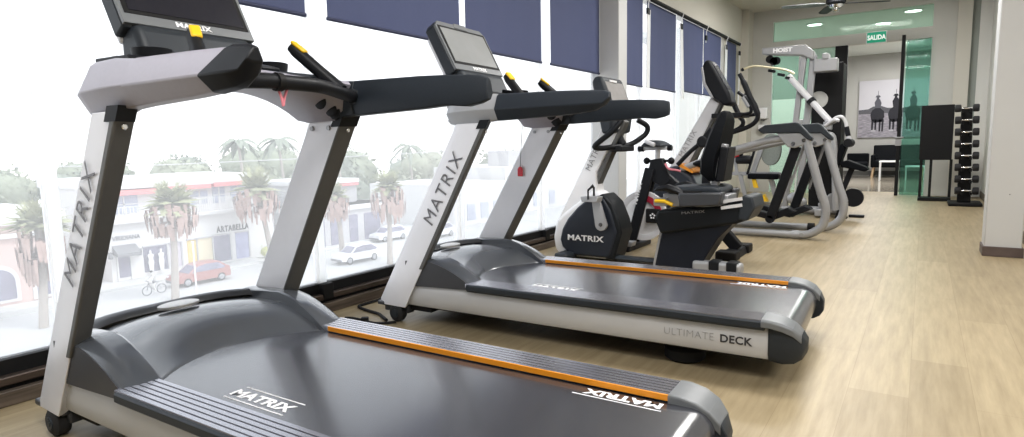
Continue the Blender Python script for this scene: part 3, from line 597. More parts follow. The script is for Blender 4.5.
WT('MATRIX', .052, M_WTXT, fr, (-2.042,4.991,.39), (.25,0,.97), (-.97,0,.25), sx=1.0, bold=.002)
W('front_stabiliser', MB().box(-2.14,-2.03,4.80,5.32,.0,.055), M_BLACK, S, bevel=.015)
W('rear_stabiliser', MB().loft([[(-1.30,4.80,0),(-1.16,4.80,0),(-1.18,4.80,.06),(-1.28,4.80,.06)],[(-1.30,5.32,0),(-1.16,5.32,0),(-1.18,5.32,.06),(-1.28,5.32,.06)]]), M_BLACK, S, bevel=.012)
for y0 in (4.78, 5.20): W('stabiliser_pad', MB().box(-1.31,-1.15,y0,y0+.14,0,.07), M_BLACKM, S, bevel=.012)
W('head_post', MB().tube([(-1.88,5.05,.76),(-1.875,5.05,.87)], .022, 10), M_STEELW, S)
for x in (-1.975,-1.76): W('adjust_knob', MB().ell((x,5.05,.765),.03,.03,.03,10,7).tube([(x,5.05,.765),(-1.88,5.05,.765)],.012,6), M_BLACK, S)
hb = W('handlebar', MB().tube([(-2.02,5.05,.868),(-1.77,5.05,.873)], .016, 10).tube(spl([(-1.85,4.90,.90),(-1.93,4.92,.93),(-1.95,5.05,.93),(-1.93,5.18,.93),(-1.85,5.20,.90)],4), .018, 8), M_STEELW, S)
W('bar_end', MB().tube([(-1.79,5.05,.872),(-1.755,5.05,.873)], .024, 8).tube([(-2.05,5.05,.867),(-2.0,5.05,.868)], .024, 8), M_BLACK, hb)
W('grip_pad', MB().loft([[(x,y,z) for y,z in ((4.92,.895),(4.94,.885),(5.16,.885),(5.18,.895),(5.14,zt),(4.96,zt))] for x, zt in ((-1.98,.91),(-1.93,.94),(-1.86,.935),(-1.80,.905))]), M_CHAR, S, bevel=.012)
W('saddle', MB().ell((-1.45,5.05,.74),.13,.08,.035,14,8), M_SEAT, S)
W('bottle_clip', MB().tube(spl([(-1.80,5.02,.74),(-1.76,4.99,.70),(-1.70,4.99,.69),(-1.66,5.0,.68)],4), .009, 6), M_SALMON, S)
W('resistance_knob', MB().ell((-1.72,5.0,.42),.05,.035,.04,10,7), M_YELLOW, S)

# ---- suspension elliptical
E = thing('elliptical_trainer', 'elliptical trainer with white mast, black swing arms and arched silver rear frame', 'elliptical', (-1.45,6.5,0))
W('front_shroud', MB().prism([(-2.50,.02),(-2.50,.42),(-2.38,.62),(-2.15,.68),(-1.98,.58),(-1.84,.30),(-1.84,.02)],'y',6.30,6.70), M_BIKE, E, bevel=.05, seg=4)
W('shroud_trim', MB().prism([(-2.12,.675),(-1.97,.60),(-1.95,.615),(-2.10,.70)],'y',6.29,6.71), M_ORANGE, E)
W('mast', MB().loft([[(-2.38,6.42,.50),(-2.02,6.42,.50),(-2.02,6.58,.50),(-2.38,6.58,.50)],[(-2.26,6.43,.66),(-2.06,6.43,.68),(-2.06,6.57,.68),(-2.26,6.57,.66)],[(-1.84,6.445,1.37),(-1.745,6.445,1.31),(-1.745,6.555,1.31),(-1.84,6.555,1.37)]]), M_STEELW, E, bevel=.012)
W('mast_back_strip', MB().loft([[(-2.06,6.44,.70),(-2.03,6.44,.69),(-2.03,6.56,.69),(-2.06,6.56,.70)],[(-1.755,6.45,1.32),(-1.725,6.45,1.30),(-1.725,6.55,1.30),(-1.755,6.55,1.32)]]), M_GREYFR, E)
WT('MATRIX', .085, M_GTXTL, E, (-2.115,6.432,.755), (.47,.0,.88), (-.88,0,.47), sx=.95, spacing=1.08)
co = W('console', MB().loft([[(-1.915+dx,y,1.68),(-1.885+dx,y,1.745),(-1.83+dx,y,1.735),(-1.64+dx,y,1.40),(-1.61+dx,y,1.29),(-1.68+dx,y,1.27),(-1.80+dx,y,1.36),(-1.89+dx,y,1.52)] for y, dx in ((6.38,.0),(6.60,.0))]), M_BLACK, E, bevel=.03, seg=3)
W('console_screen', MB().loft([[(-1.815,y,1.70),(-1.808,y,1.70),(-1.660,y,1.44),(-1.668,y,1.437)] for y in (6.40,6.58)]), M_SCREEN, co)
W('console_edge', MB().loft([[(-1.925,y,1.67),(-1.905,y,1.68),(-1.875,y,1.51),(-1.79,y,1.36),(-1.81,y,1.35),(-1.90,y,1.50)] for y in (6.375,6.605)]), M_STEEL, co, bevel=.005)
W('fixed_bar', MB().box(-1.80,-1.50,6.34,6.66,1.155,1.20).tube(spl([(-1.52,6.36,1.18),(-1.42,6.36,1.20),(-1.46,6.36,1.32),(-1.55,6.36,1.40)],4),.018,8).tube(spl([(-1.52,6.64,1.18),(-1.42,6.64,1.20),(-1.46,6.64,1.32),(-1.55,6.64,1.40)],4),.018,8), M_BLACK, E, bevel=.008)
W('pulse_grip', MB().tube([(-1.50,6.36,1.35),(-1.44,6.36,1.25)], .022, 8), M_STEEL, E)
for y, dx in ((6.22,0), (6.78,-.30)):
    sa = W('swing_arm', MB().tube(spl([(a+dx*(c-.69)/.5 if c < 1.19 else a+dx,b,c) for a,b,c in [(-1.505,y,1.56),(-1.465,y,1.48),(-1.40,y,1.33),(-1.335,y,1.19),(-1.335,y,1.12),(-1.40,y,1.06),(-1.57,y,1.00),(-1.80,y,.935),(-1.95,y,.84),(-2.10,y,.69)]],5), [.020]*5+[.027]*12+[.022]*29, 10), M_BLACK, E)
    W('arm_hub', MB().lathe([(.0,-.05),(.05,-.05),(.06,-.02),(.06,.03),(0,.03)], (-1.84+dx*.46,y,.92), 'y', 18).bar((-1.88+dx*.4,y,.88),(-1.74+dx*.7,y,1.04),.06,.07), M_BLACK, sa, bevel=.008)
near = lambda p, y: (p[0], y, p[1])
for y, dx in ((6.2,0),(6.8,.10)):
    leg = [(-.90,.93),(-.845,.74),(-.765,.46),(-.715,.29),(-.735,.14),(-.835,.055),(-.94,.04)]
    lg = W('rear_leg', MB().tube(spl([(a+dx*.9, y, b) for a, b in leg],6), .038, 12), M_STEEL, E)
    W('floor_rail', MB().tube([(-.94+dx*.5,y,.04),(-1.95,y,.04)], .034, 12), M_STEEL, E)
    W('rail_joint', MB().tube([(-.99+dx*.5,y,.04),(-.93+dx*.5,y,.04)], .042, 12).lathe([(.022,-.045),(.022,.045)], (-.90+dx*.5,y,.044), 'y', 10), M_BLACKM if y > 6.5 else M_STEEL, lg)
    W('bracket', MB().prism([(-1.15+dx,.985),(-.90+dx,.98),(-.855+dx,.905),(-.90+dx,.875),(-.99+dx,.845),(-1.05+dx,.855)],'y',y-.03,y+.03), M_STEEL, lg, bevel=.008)
    for a, b in ((-1.0,.885),(-.91,.915)): W('bracket_bolt', MB().lathe([(.018,-.045),(.018,-.03)], (a+dx,y,b), 'y', 10), M_CHROME, lg)
    W('top_cover', MB().loft([[(a+dx, yy, b) for a, b in ((-1.315,1.02),(-1.25,1.062),(-.985,1.082),(-.955,1.07),(-.84,.935),(-.845,.905),(-.885,.925),(-.95,.985),(-1.265,.985))] for yy in (y-.045,y+.05)]), M_CHAR, E, bevel=.008)
    W('side_beam', MB().tube([(-1.02+dx,y+.02,.95),(-1.25+dx,y+.02,.915),(-1.60,y+.03,.82),(-2.10,6.5+(y-6.5)*.5,.64)], .034, 10), M_STEEL, E)
    W('pedal_arm', MB().bar((-.985+dx,y+.07,.86),(-1.20+dx,y+.07,.17),.055,.085).lathe([(.043,-.0275),(.043,.0275)], (-1.20+dx,y+.07,.17), 'y', 16), M_BLACK, E, bevel=.01)
    W('arm_strut', MB().bar((-.93+dx,y+.12,.86),(-1.06+dx,y+.12,.42),.02,.022), M_STEEL, E)
    W('foot_plate', MB().loft([[(-1.62+dx,yy,.24),(-1.18+dx,yy,.15),(-.98+dx,yy,.24),(-1.05+dx,yy,.28),(-1.2+dx,yy,.21),(-1.60+dx,yy,.30)] for yy in (y+.10 if y < 6.5 else y-.20, y+.24 if y < 6.5 else y-.06)]), M_BLACK, E, bevel=.01)
W('cross_tube', MB().tube([(-1.95,6.2,.04),(-1.95,6.8,.04)], .034, 10), M_STEEL, E)

# ---- cable multi gym
G = thing('multi_gym', 'light grey cable multi gym with lat bar and black weight shroud near the glass doors', 'multi gym', (-1.15,8.4,0))
bm_ = W('top_boom', MB().prism([(-1.73,1.985),(-1.73,2.065),(-1.24,2.055),(-1.14,1.97),(-1.14,1.86),(-1.27,1.93)],'y',8.23,8.37), M_STEEL, G, bevel=.015)
WT('HOIST', .066, M_WTXT, bm_, (-1.60,8.228,1.995), (1,0,-.02), (.02,0,1), sx=1.15, bold=.004)
W('rear_boom', MB().box(-1.14,-.885,8.22,8.38,1.72,1.87).box(-1.05,-.98,8.20,8.40,1.86,1.93), M_STEEL, G, bevel=.012)
W('front_upright', MB().bar((-1.255,8.3,1.95),(-1.42,8.3,.06),.06,.065), M_STEEL, G, bevel=.01)
W('rear_upright', MB().bar((-1.15,8.3,1.93),(-1.27,8.3,.06),.06,.075).box(-1.27,-1.18,8.28,8.32,1.42,1.50).box(-1.36,-1.24,8.28,8.32,1.10,1.17), M_STEEL, G, bevel=.01)
for x, z in ((-1.645,1.925),(-1.60,1.895),(-1.57,1.90)): W('pulley', MB().lathe([(.048,-.014),(.04,0),(.048,.014)], (x,8.3,z), 'y', 18), M_BLACK, G)
lb = W('lat_bar', MB().tube(spl([(-1.93,8.15,1.815),(-1.80,8.17,1.845),(-1.62,8.2,1.815),(-1.45,8.23,1.775),(-1.35,8.25,1.72)],5), .014, 10), mat('worn_bar_steel', (.72,.68,.50), .3, metal=.5), G)
W('bar_knob', MB().ell((-1.935,8.15,1.81),.022,.022,.022,10,7), M_BLACK, lb)
for x, z in ((-1.61,1.775),(-1.50,1.72),(-1.41,1.672)): W('cable_clip', MB().obox((x,8.25,z),(.09,.03,.035),ry=.25), M_BLACK, lb, bevel=.008)
W('cable', MB().tube([(-1.62,8.3,1.90),(-1.60,8.21,1.81)], .005, 6), M_BLACK, G)
ar = W('press_arm', MB().tube([(-1.42,8.28,1.70),(-.91,8.10,1.11)], .037, 12), M_STEELW, G)
W('arm_collar', MB().tube([(-1.155,8.187,1.395),(-1.125,8.176,1.36)], .050, 12), M_BLACK, ar)
W('handle_hub', MB().box(-.99,-.90,8.06,8.14,1.03,1.13).tube([(-1.02,8.08,1.05),(-.86,8.08,1.14)], .03, 8), M_STEEL, ar, bevel=.012)
W('arm_handle', MB().tube(spl([(-.91,8.06,1.12),(-.86,8.05,1.165),(-.80,8.04,1.175),(-.76,8.04,1.12),(-.745,8.04,1.06)],5), .02, 10).tube(spl([(-.97,8.06,1.08),(-.88,8.02,1.14),(-.82,8.0,1.13)],4), .018, 8), M_STEELW, ar)
W('handle_grip', MB().tube([(-.748,8.04,1.06),(-.725,8.04,.955)], .027, 10), M_BLACK, ar)
W('grip_cap', MB().ell((-.718,8.04,.93),.028,.028,.028,10,7), M_STEELW, ar)
ws = W('weight_shroud', MB().box(-1.20,-.86,8.62,8.98,.04,1.86), M_BLACKM, G, bevel=.015)
W('round_badge', MB().lathe([(.105,-.006),(.105,.002)], (-1.12,8.615,1.415), 'y', 28), mat('badge_grey', (.52,.52,.50), .6), ws)
W('base_tube', MB().tube([(-1.45,8.3,.06),(-.80,8.3,.06)], .05, 10).bar((-1.0,8.0,.06),(-1.0,8.95,.06),.08,.08), M_STEEL, G, bevel=.008)
W('base_plate', MB().prism([(-1.0,.05),(-.78,.05),(-.70,.20),(-.74,.32),(-.90,.28),(-1.02,.16)],'y',8.10,8.16), M_STEEL, G, bevel=.01)
W('front_tube', MB().tube(spl([(-.93,8.0,.98),(-.88,8.0,.95),(-.855,8.0,.80),(-.84,8.0,.50),(-.82,8.0,.10)],5), .035, 10), M_STEEL, G)
W('foot', MB().loft([[(-.83,8.0,0),(-.70,8.0,0),(-.74,8.0,.10),(-.80,8.0,.10)],[(-.83,8.16,0),(-.70,8.16,0),(-.74,8.16,.10),(-.80,8.16,.10)]]), M_BLACK, G, bevel=.006)
W('wheel_plate', MB().lathe([(.02,-.02),(.105,-.02),(.11,0),(.105,.02),(.02,.02)], (-.655,8.15,.24), 'y', 26), M_BLACK, G)
W('rear_foot', MB().box(-.70,-.54,8.20,8.28,0,.03), M_BLACK, G, bevel=.006)
W('seat_back', MB().loft([[(-.88,y,.60),(-.81,y,.58),(-.73,y,.84),(-.76,y,.88),(-.80,y,.86)] for y in (7.98,8.24)]), M_SEAT, G, bevel=.02, seg=3)
W('back_frame', MB().bar((-.84,8.1,.55),(-.76,8.1,.86),.06,.05), M_STEEL, G)
W('seat_pad', MB().loft([[(-.80,y,.655),(-.72,y,.68),(-.53,y,.60),(-.50,y,.57),(-.54,y,.55),(-.78,y,.60)] for y in (7.98,8.24)]), M_SEAT, G, bevel=.015, seg=3)
W('roller_pad', MB().lathe([(.045,-.16),(.05,-.14),(.05,.14),(.045,.16)], (-.72,8.12,.875), 'y', 16), M_BLACK, G)
W('seat_strut', MB().bar((-.67,8.1,.60),(-.80,8.1,.22),.05,.06), M_BLACK, G, bevel=.006)
W('selector_knob', MB().ell((-1.19,8.14,.17),.05,.04,.06,12,8).bar((-1.19,8.16,.05),(-1.19,8.16,.16),.05,.05), M_STEEL, G)
W('low_pulley', MB().ell((-1.30,8.25,.20),.09,.05,.08,12,8), M_STEEL, G)

# ---- bench with rollers, in the gap left of the multi gym
K = thing('exercise_bench', 'exercise bench with red and black foam rollers and an oval grey back pad', 'bench', (-1.9,8.95,0))
W('red_roller', MB().lathe([(.04,-.10),(.055,-.08),(.055,.06),(.045,.08)], (-2.2,8.9,.745), 'x', 16), M_RED, K)
W('roller_cap', MB().lathe([(.046,.0),(.05,.03),(.04,.045)], (-2.13,8.9,.745), 'x', 16), M_BLACK, K)
W('black_roller', MB().lathe([(.045,-.11),(.06,-.09),(.06,.08),(.045,.10)], (-2.06,8.9,.665), 'x', 16), M_BLACK, K)
W('roller_frame', MB().bar((-2.16,8.93,.45),(-2.20,8.93,.74),.03,.04).bar((-2.06,8.93,.45),(-2.06,8.93,.66),.03,.04).bar((-2.26,8.95,.47),(-1.60,8.95,.47),.05,.05), M_STEEL, K)
W('back_post', MB().bar((-1.96,8.95,.46),(-1.82,8.95,.92),.06,.06), M_STEEL, K)
W('post_strap', MB().bar((-2.02,8.91,.46),(-1.90,8.91,.92),.02,.03), M_BLACK, K)
ov = [(-1.735+.135*math.cos(a)*(1 if abs(math.cos(a)) < .9 else .97), .80+.22*math.sin(a)) for a in [2*PI*k/28 for k in range(28)]]
W('back_pad', MB().prism(ov,'y',8.98,9.05), M_BLACK, K, bevel=.02, seg=3)
W('pad_shell', MB().prism([(a*1+.0, b) for a, b in ov],'y',8.96,8.985), mat('speckled_grey_shell', (.27,.30,.28), .5, var=.35, scale=160), K, bevel=.008)
W('seat_pad', MB().box(-2.0,-1.60,8.82,9.10,.40,.475), M_SEAT, K, bevel=.02, seg=3)
W('legs', MB().bar((-2.12,8.95,.45),(-2.02,8.95,.05),.05,.05).bar((-1.72,8.95,.42),(-1.62,8.95,.05),.05,.06).bar((-2.15,8.95,.04),(-1.5,8.95,.04),.06,.08), M_STEEL, K)
W('yellow_tag', MB().prism([(-1.95,.40),(-1.90,.40),(-1.86,.28),(-1.92,.28)],'y',8.86,8.90).prism([(-1.86,.10),(-1.72,.10),(-1.77,.20)],'y',8.80,8.90), M_YELLOW, K)

# ------------------------------------------------------------------ dumbbells on their upright rack
R = thing('dumbbell_rack', 'slim black upright dumbbell rack holding a column of dumbbells by the right wall', 'rack', (.48,10.25,0))
W('upright_post', MB().loft([[(.41,10.22,.05),(.56,10.22,.05),(.56,10.32,.05),(.41,10.32,.05)],[(.395,10.22,1.31),(.515,10.22,1.31),(.515,10.30,1.31),(.395,10.30,1.31)]]), M_BLACKM, R, bevel=.008)
W('base', MB().box(.31,.68,10.05,10.50,0,.05), M_BLACKM, R, bevel=.015)
zz = [1.295-.1555*k for k in range(8)]
for k, z in enumerate(zz):
    xc = .452+.0072*k
    cr_ = MB()
    for dx in (-.045,.045): cr_.box(xc+dx-.012,xc+dx+.012,10.08,10.24,z-.055,z-.030).box(xc+dx-.012,xc+dx+.012,10.075,10.09,z-.055,z-.018)
    W('cradle', cr_, M_BLACKM, R)
dn = ['topmost dumbbell on the upright rack','second dumbbell from the top of the rack','third dumbbell from the top of the rack','fourth dumbbell from the top of the rack','fourth dumbbell from the bottom of the rack','third dumbbell from the bottom of the rack','second dumbbell from the bottom of the rack','lowest dumbbell on the upright rack']
d0 = None
for k, z in enumerate(zz):
    xc = .452+.0072*k
    if d0 is None:
        d0 = thing('dumbbell', '', 'dumbbell', (0,0,0))
        for s_ in (-1,1):
            pr_ = [(.0,.062),(.036,.062),(.048,.068),(.050,.085),(.050,.118),(.044,.130),(0,.130)]
            obj('head', MB().lathe([(a,s_*b) for a, b in pr_], (0,0,0), 'x', 12), M_RUBBER, d0, ang=25)
        obj('handle', MB().lathe([(.011,-.066),(.015,-.03),(.017,0),(.015,.03),(.011,.066)], (0,0,0), 'x', 14), M_CHROME, d0)
        d = d0
    else: d = copy_tree(d0)
    d.location = (xc, 10.13, z); d['label'] = dn[k]; d['group'] = 'dumbbells on the upright rack'; d.scale = (1+.02*k,)*3 if False else (1,1,1)
# panel on an open frame
N_ = thing('panel_stand', 'tall black panel on an open black frame beside the dumbbell rack', 'stand', (.15,10.95,0))
W('panel', MB().box(-.05,.345,10.90,11.0,.594,1.385), M_BLACKM, N_, bevel=.006)
for x in (-.035, .085, .325): W('leg', MB().box(x,x+.034,10.93,10.97,.0,.60), M_BLACKM, N_)
W('foot_bar', MB().box(-.04,.36,10.80,11.05,0,.05), M_BLACKM, N_, bevel=.006)

# ------------------------------------------------------------------ fixtures on the back wall and ceiling
X_ = thing('exit_sign', 'green exit sign reading salida above the glass doors', 'sign', (-.72,YB,2.45))
W('sign_board', MB().obox((-.722,YB-.012,2.55),(.29,.02,.19)), M_WTXT, X_, bevel=.004)
W('green_panel', MB().obox((-.722,YB-.024,2.55),(.265,.006,.165)), mat('sign_green', (.01,.32,.19), .5, var=.03, emit=.35), X_)
WT('SALIDA', .105, mat('sign_white', (.9,.95,.92), .5, emit=.5), X_, (-.722,YB-.028,2.513), (1,0,0), (0,0,1), sx=.74, bold=.003, align='CENTER')
for z, lb_, hh in ((1.41,'white wall dispenser left of the doors, upper one',.20),(1.15,'white wall dispenser left of the doors, lower one',.11)):
    q = thing('soap_dispenser', lb_, 'dispenser', (-2.42,YB,z), group='wall dispensers')
    obj('casing', MB().box(-.075,.075,-.09,0,-hh/2,hh/2), M_WHITE, q, bevel=.02, seg=3)
    obj('nozzle', MB().box(-.03,.03,-.08,-.03,-hh/2-.03,-hh/2+.005), M_GREYFR, q, bevel=.005)
fn = thing('ceiling_fan', 'black bladed ceiling fan with chrome hub in front of the transom', 'fan', (-1.15,10.2,ZC))
obj('down_rod', MB().tube([(0,0,0),(0,0,-.25)], .016, 10).lathe([(.07,0),(.06,-.04),(.02,-.06)], (0,0,0)), M_BLACK, fn)
obj('motor', MB().lathe([(.02,-.20),(.10,-.23),(.13,-.28),(.13,-.32),(.10,-.35),(.03,-.36)], (0,0,0), 'z', 26), M_BLACK, fn)
obj('hub_cap', MB().lathe([(.10,-.35),(.085,-.38),(.05,-.395),(.05,-.42),(.03,-.44),(0,-.445)], (0,0,0), 'z', 22), M_CHROME, fn)
for k, a in enumerate((.46, 1.95, 3.44)):
    ca, sa_ = math.cos(a), math.sin(a)
    pts = [(.14,-.045),(.30,-.07),(.66,-.062),(.72,-.03),(.72,.03),(.66,.062),(.30,.07),(.14,.045)]
    def bl(z0): return [(ca*x_-sa_*y_, sa_*x_+ca*y_, z0+y_*.15) for x_, y_ in pts]
    obj('blade', MB().loft([bl(-.335), bl(-.325)]), M_BLACK if k != 2 else M_BEZ, fn)  # left blade coloured paler for the light falling on it

# ------------------------------------------------------------------ lobby furniture beyond the glass
M_LEG = mat('pale_oak_leg', (.55,.40,.26), .5)
so = thing('sofa', 'black two seat sofa below the riders picture in the lobby', 'sofa', (-.5,17.3,0))
W('back_rest', MB().prism([(17.50,.30),(17.64,.30),(17.70,.76),(17.60,.77)],'x',-1.02,.10), M_SEAT, so, bevel=.03, seg=3)
W('seat_cushion', MB().box(-.98,.06,17.0,17.55,.24,.42), M_SEAT, so, bevel=.04, seg=3)
for x in (-1.04, .04): W('arm_rest', MB().box(x,x+.09,17.0,17.6,.24,.54), M_SEAT, so, bevel=.03)
for x in (-.98, .02):
    for y in (17.05, 17.55): W('leg', MB().bar((x,y,.25),(x-.03,y-.02,0),.035,.035), M_LEG, so)
ac = thing('armchair', 'low black armchair left of the sofa in the lobby', 'armchair', (-1.30,16.9,0))
W('seat_cushion', MB().box(-1.55,-1.08,16.7,17.15,.24,.38), M_SEAT, ac, bevel=.04)
W('back_rest', MB().box(-1.55,-1.08,17.10,17.22,.26,.58), M_SEAT, ac, bevel=.03)
for x in (-1.52,-1.12):
    for y in (16.74, 17.14): W('leg', MB().bar((x,y,.25),(x,y,0),.03,.03), M_LEG, ac)
def side_table(x0, x1, y0, y1, h, label):
    t = thing('side_table', label, 'side table', ((x0+x1)/2,(y0+y1)/2,0), group='white lobby tables')
    W('table_top', MB().box(x0,x1,y0,y1,h-.03,h), M_WHITE, t, bevel=.005)
    for x in (x0+.02, x1-.02):
        for y in (y0+.02, y1-.02): W('leg', MB().box(x-.012,x+.012,y-.012,y+.012,0,h-.03), M_WHITE, t)
side_table(-.80,-.42,15.7,16.1,.435,'taller white side table left of the black door post in the lobby')
side_table(-.32,.06,16.1,16.5,.31,'lower white side table right of the black door post in the lobby')
# printed picture of riders: flat print built as layered silhouettes
pc = thing('wall_picture', 'large black and white picture of horse riders on the lobby wall', 'picture', (-.68,LY,0.95))
W('canvas', MB().box(-1.42,.06,LY-.04,LY,.95,2.36), mat('picture_sky', (.50,.49,.53), .7, var=.04, scale=2), pc, bevel=.004)
y_ = LY-.042
W('field', MB().box(-1.41,.05,y_-.001,y_,.96,1.56), wavemat('picture_field', (.20,.19,.22), (.36,.34,.38), .8, 5, (2,1,10)), pc)
W('tree_line', MB().prism([(-1.41,1.54),(-1.41,1.64),(-1.2,1.66),(-1.1,1.72),(-.95,1.74),(-.80,1.68),(-.5,1.66),(-.2,1.70),(.05,1.68),(.05,1.56)],'y',y_-.002,y_), mat('picture_trees', (.10,.10,.115), .8, var=.3), pc)
M_HORSE = mat('picture_horse', (.022,.022,.03), .8, var=.2); M_PALE = mat('picture_pale', (.42,.41,.45), .8)
for x, sc_, dk in ((-1.0,1.0,0),(-.62,1.02,1),(-.26,1.06,0)):
    hm = MB(); o_ = lambda pts: [(x+a*sc_, 1.10+b*sc_) for a, b in pts]
    hm.prism(o_([(-.13,.30),(-.15,.42),(-.12,.52),(-.03,.60),(.05,.58),(.14,.50),(.15,.36),(.10,.24),(-.06,.22)]),'y',y_-.005,y_-.001)
    for lx in (-.10,-.03,.06,.12): hm.prism(o_([(lx-.022,.30),(lx+.025,.30),(lx+.014,.0),(lx-.018,.0)]),'y',y_-.005,y_-.001)
    hm.prism(o_([(-.06,.50),(.0,.68),(.05,.70),(.07,.55),(.03,.48)]),'y',y_-.006,y_-.001)
    W('horse', hm, M_HORSE, pc)
    rm = MB().prism(o_([(-.05,.58),(-.07,.72),(-.03,.80),(.04,.80),(.08,.70),(.06,.58)]),'y',y_-.008,y_-.001).prism(o_([(-.025,.79),(-.03,.85),(0,.88),(.03,.85),(.02,.79)]),'y',y_-.008,y_-.001).prism(o_([(-.06,.845),(.06,.845),(.03,.89),(-.03,.89)]),'y',y_-.009,y_-.001)
    W('rider', rm, M_HORSE if dk else mat('picture_rider', (.09,.09,.11), .8), pc)
    W('mallet', MB().prism(o_([(-.005,.80),(.004,.80),(.006,1.0),(-.002,1.0)]),'y',y_-.004,y_-.001), M_HORSE, pc)
    W('hoof_boots', MB().prism(o_([(-.12,.0),(-.02,.0),(-.02,.04),(-.12,.04)]),'y',y_-.007,y_-.001), M_PALE, pc)
# ------------------------------------------------------------------ the street outside, one storey and more below, colours paled for haze
GZ = -9.5; FX = -53.5
M_ROAD = mat('pale_asphalt', (.50,.50,.495), .9, var=.05, scale=.4)
M_PAVE = mat('pale_pavement', (.60,.595,.58), .9, var=.04, scale=1)
M_FAC = mat('white_render', (.70,.69,.685), .9, var=.02, scale=.3)
M_PINK = mat('pink_render', (.66,.50,.46), .9, var=.04, scale=.5)
M_SHOPG = mat('shop_glass', (.23,.22,.29), .2, var=.5, scale=1.3)
M_UPG = mat('upper_window_glass', (.42,.45,.55), .3, var=.3, scale=.8)
M_REDST = mat('coral_eave', (.72,.27,.27), .8, var=.06)
M_AWN = mat('grey_awning', (.22,.22,.23), .9)
M_GREYB = mat('grey_render', (.50,.49,.50), .9, var=.08, scale=.6)
struct('floor_street', MB().box(-120,-8,-30,170,GZ-.3,GZ), M_ROAD)
struct('floor_pavement', MB().box(-56,-51.0,18.3,60,GZ-.2,GZ+.18), M_PAVE)
def fbox(y0,y1,z0,z1,d=.06,x=FX,back=.2): return MB().box(x-back,x+d,y0,y1,z0,z1)
bd = thing('shop_building', 'long white two storey shop building with coral eaves across the street', 'building', (-58,29,GZ))
W('wall', MB().box(-66,FX,22.3,37.2,GZ,-4.45).box(-66,FX-1.2,22.3,37.2,-4.45,-1.9).box(-66,FX-.6,22.1,37.4,-1.95,-1.2), M_FAC, bd)
for q in ((22.3,27.48,-2.46,-2.05),(27.48,31.33,-2.33,-1.95),(31.63,35.2,-2.25,-1.86)): W('coral_eave', fbox(*q,d=-.45,back=1.4), M_REDST, bd)
W('ledge', fbox(22.2,37.2,-4.66,-4.40,d=.5), M_FAC, bd)
for q in ((23.0,25.24,-3.98,-2.5),(29.73,31.33,-3.77,-2.56),(31.81,33.02,-3.81,-2.30),(33.6,35.0,-3.8,-2.3)):
    w_ = W('upper_window', fbox(*q,d=-1.15,back=1.4), M_UPG, bd)
    W('window_bars', MB().box(FX-1.15,FX-1.10,q[0],q[1],(q[2]+q[3])/2-.05,(q[2]+q[3])/2+.05).box(FX-1.15,FX-1.10,(q[0]+q[1])/2-.06,(q[0]+q[1])/2+.06,q[2],q[3]), M_FAC, w_)
    rl_ = MB().box(FX-.2,FX-.15,q[0]-.1,q[1]+.1,q[2]+.55,q[2]+.62)
    for k in range(9): yy = q[0]+(q[1]-q[0])*k/8; rl_.box(FX-.2,FX-.15,yy-.03,yy+.03,-4.42,q[2]+.58)
    W('balcony_rail', rl_, M_FAC, bd)
dr = W('shop_door', fbox(22.77,23.68,-9.04,-6.88,d=.05), M_SHOPG, bd)
W('door_frame', MB().box(FX,FX+.12,22.66,22.77,-9.3,-6.8).box(FX,FX+.12,23.68,23.80,-9.3,-6.8), M_FAC, dr)
aw = W('awning', MB().loft([[(FX,22.45,-6.40),(FX+.9,22.45,-7.0),(FX+.9,22.45,-7.25),(FX,22.45,-7.05)],[(FX,24.2,-6.40),(FX+.9,24.2,-7.0),(FX+.9,24.2,-7.25),(FX,24.2,-7.05)]]), M_AWN, bd)
for y in (22.2,24.4): W('wall_lantern', MB().box(FX,FX+.4,y-.1,y+.1,-7.4,-6.85), M_AWN, bd, bevel=.03)
for q, m_ in (((24.76,26.71,-8.95,-6.83),M_SHOPG),((26.92,27.92,-8.91,-6.83),mat('pale_shop_glass',(.55,.50,.56),.3,var=.2,scale=1)),((28.44,29.3,-9.3,-6.75),mat('yellow_shop_panel',(.72,.55,.22),.8,var=.15,scale=1)),((29.3,30.77,-9.3,-6.75),mat('cream_shop_panel',(.75,.66,.48),.8,var=.12,scale=1)),((30.86,32.50,-9.12,-6.70),M_SHOPG),((33.02,34.40,-9.17,-6.69),mat('blue_shop_glass',(.38,.39,.56),.3,var=.4,scale=1.2))):
    sw = W('shop_window', fbox(*q,d=.03), m_, bd)
    W('window_head', MB().box(FX,FX+.15,q[0]-.05,q[1]+.05,q[3],q[3]+.10), M_GREYB, sw)
    W('window_jamb', MB().box(FX,FX+.12,q[1]-.06,q[1]+.06,q[2],q[3]), M_GREYB, sw)
WT('VIRIDIANA', .50, M_AWN, bd, (FX+.03,22.5,-6.0), (0,1,0), (0,0,1), sx=.88, name='shop_sign', ext=.02, bold=.012)
WT('ARTABELLA', .78, M_KTXT, bd, (FX+.03,31.25,-6.42), (0,1,0), (0,0,1), sx=.70, name='shop_sign', ext=.02, bold=.020, spacing=1.15)
for y, lb_ in ((25.2,'white mannequin in the left half of the dark shop window'),(26.05,'white mannequin in the right half of the dark shop window')):
    mq = thing('mannequin', lb_, 'mannequin', (FX+.28,y,-8.95), group='shop window mannequins')
    obj('figure', MB().loft([[(.10*math.cos(a)*r_, r_*math.sin(a), z) for a in [2*PI*k/12 for k in range(12)]] for r_, z in ((.16,.0),(.20,.5),(.24,.9),(.17,1.1),(.26,1.4),(.24,1.5),(.07,1.56),(.10,1.68),(.09,1.8),(.03,1.86))]), M_FAC, mq)
pk = thing('arcade_building', 'pink rendered building with white arched windows at the left edge', 'building', (-54,14,GZ))
PX = -51.2
W('wall', MB().box(-62,PX,5,18.25,GZ,-3.6), M_PINK, pk)
W('cornice', MB().box(-62,PX+.5,4.8,18.5,-3.7,-2.9).box(-62,PX+.3,4.8,18.4,-4.6,-4.3), M_FAC, pk)
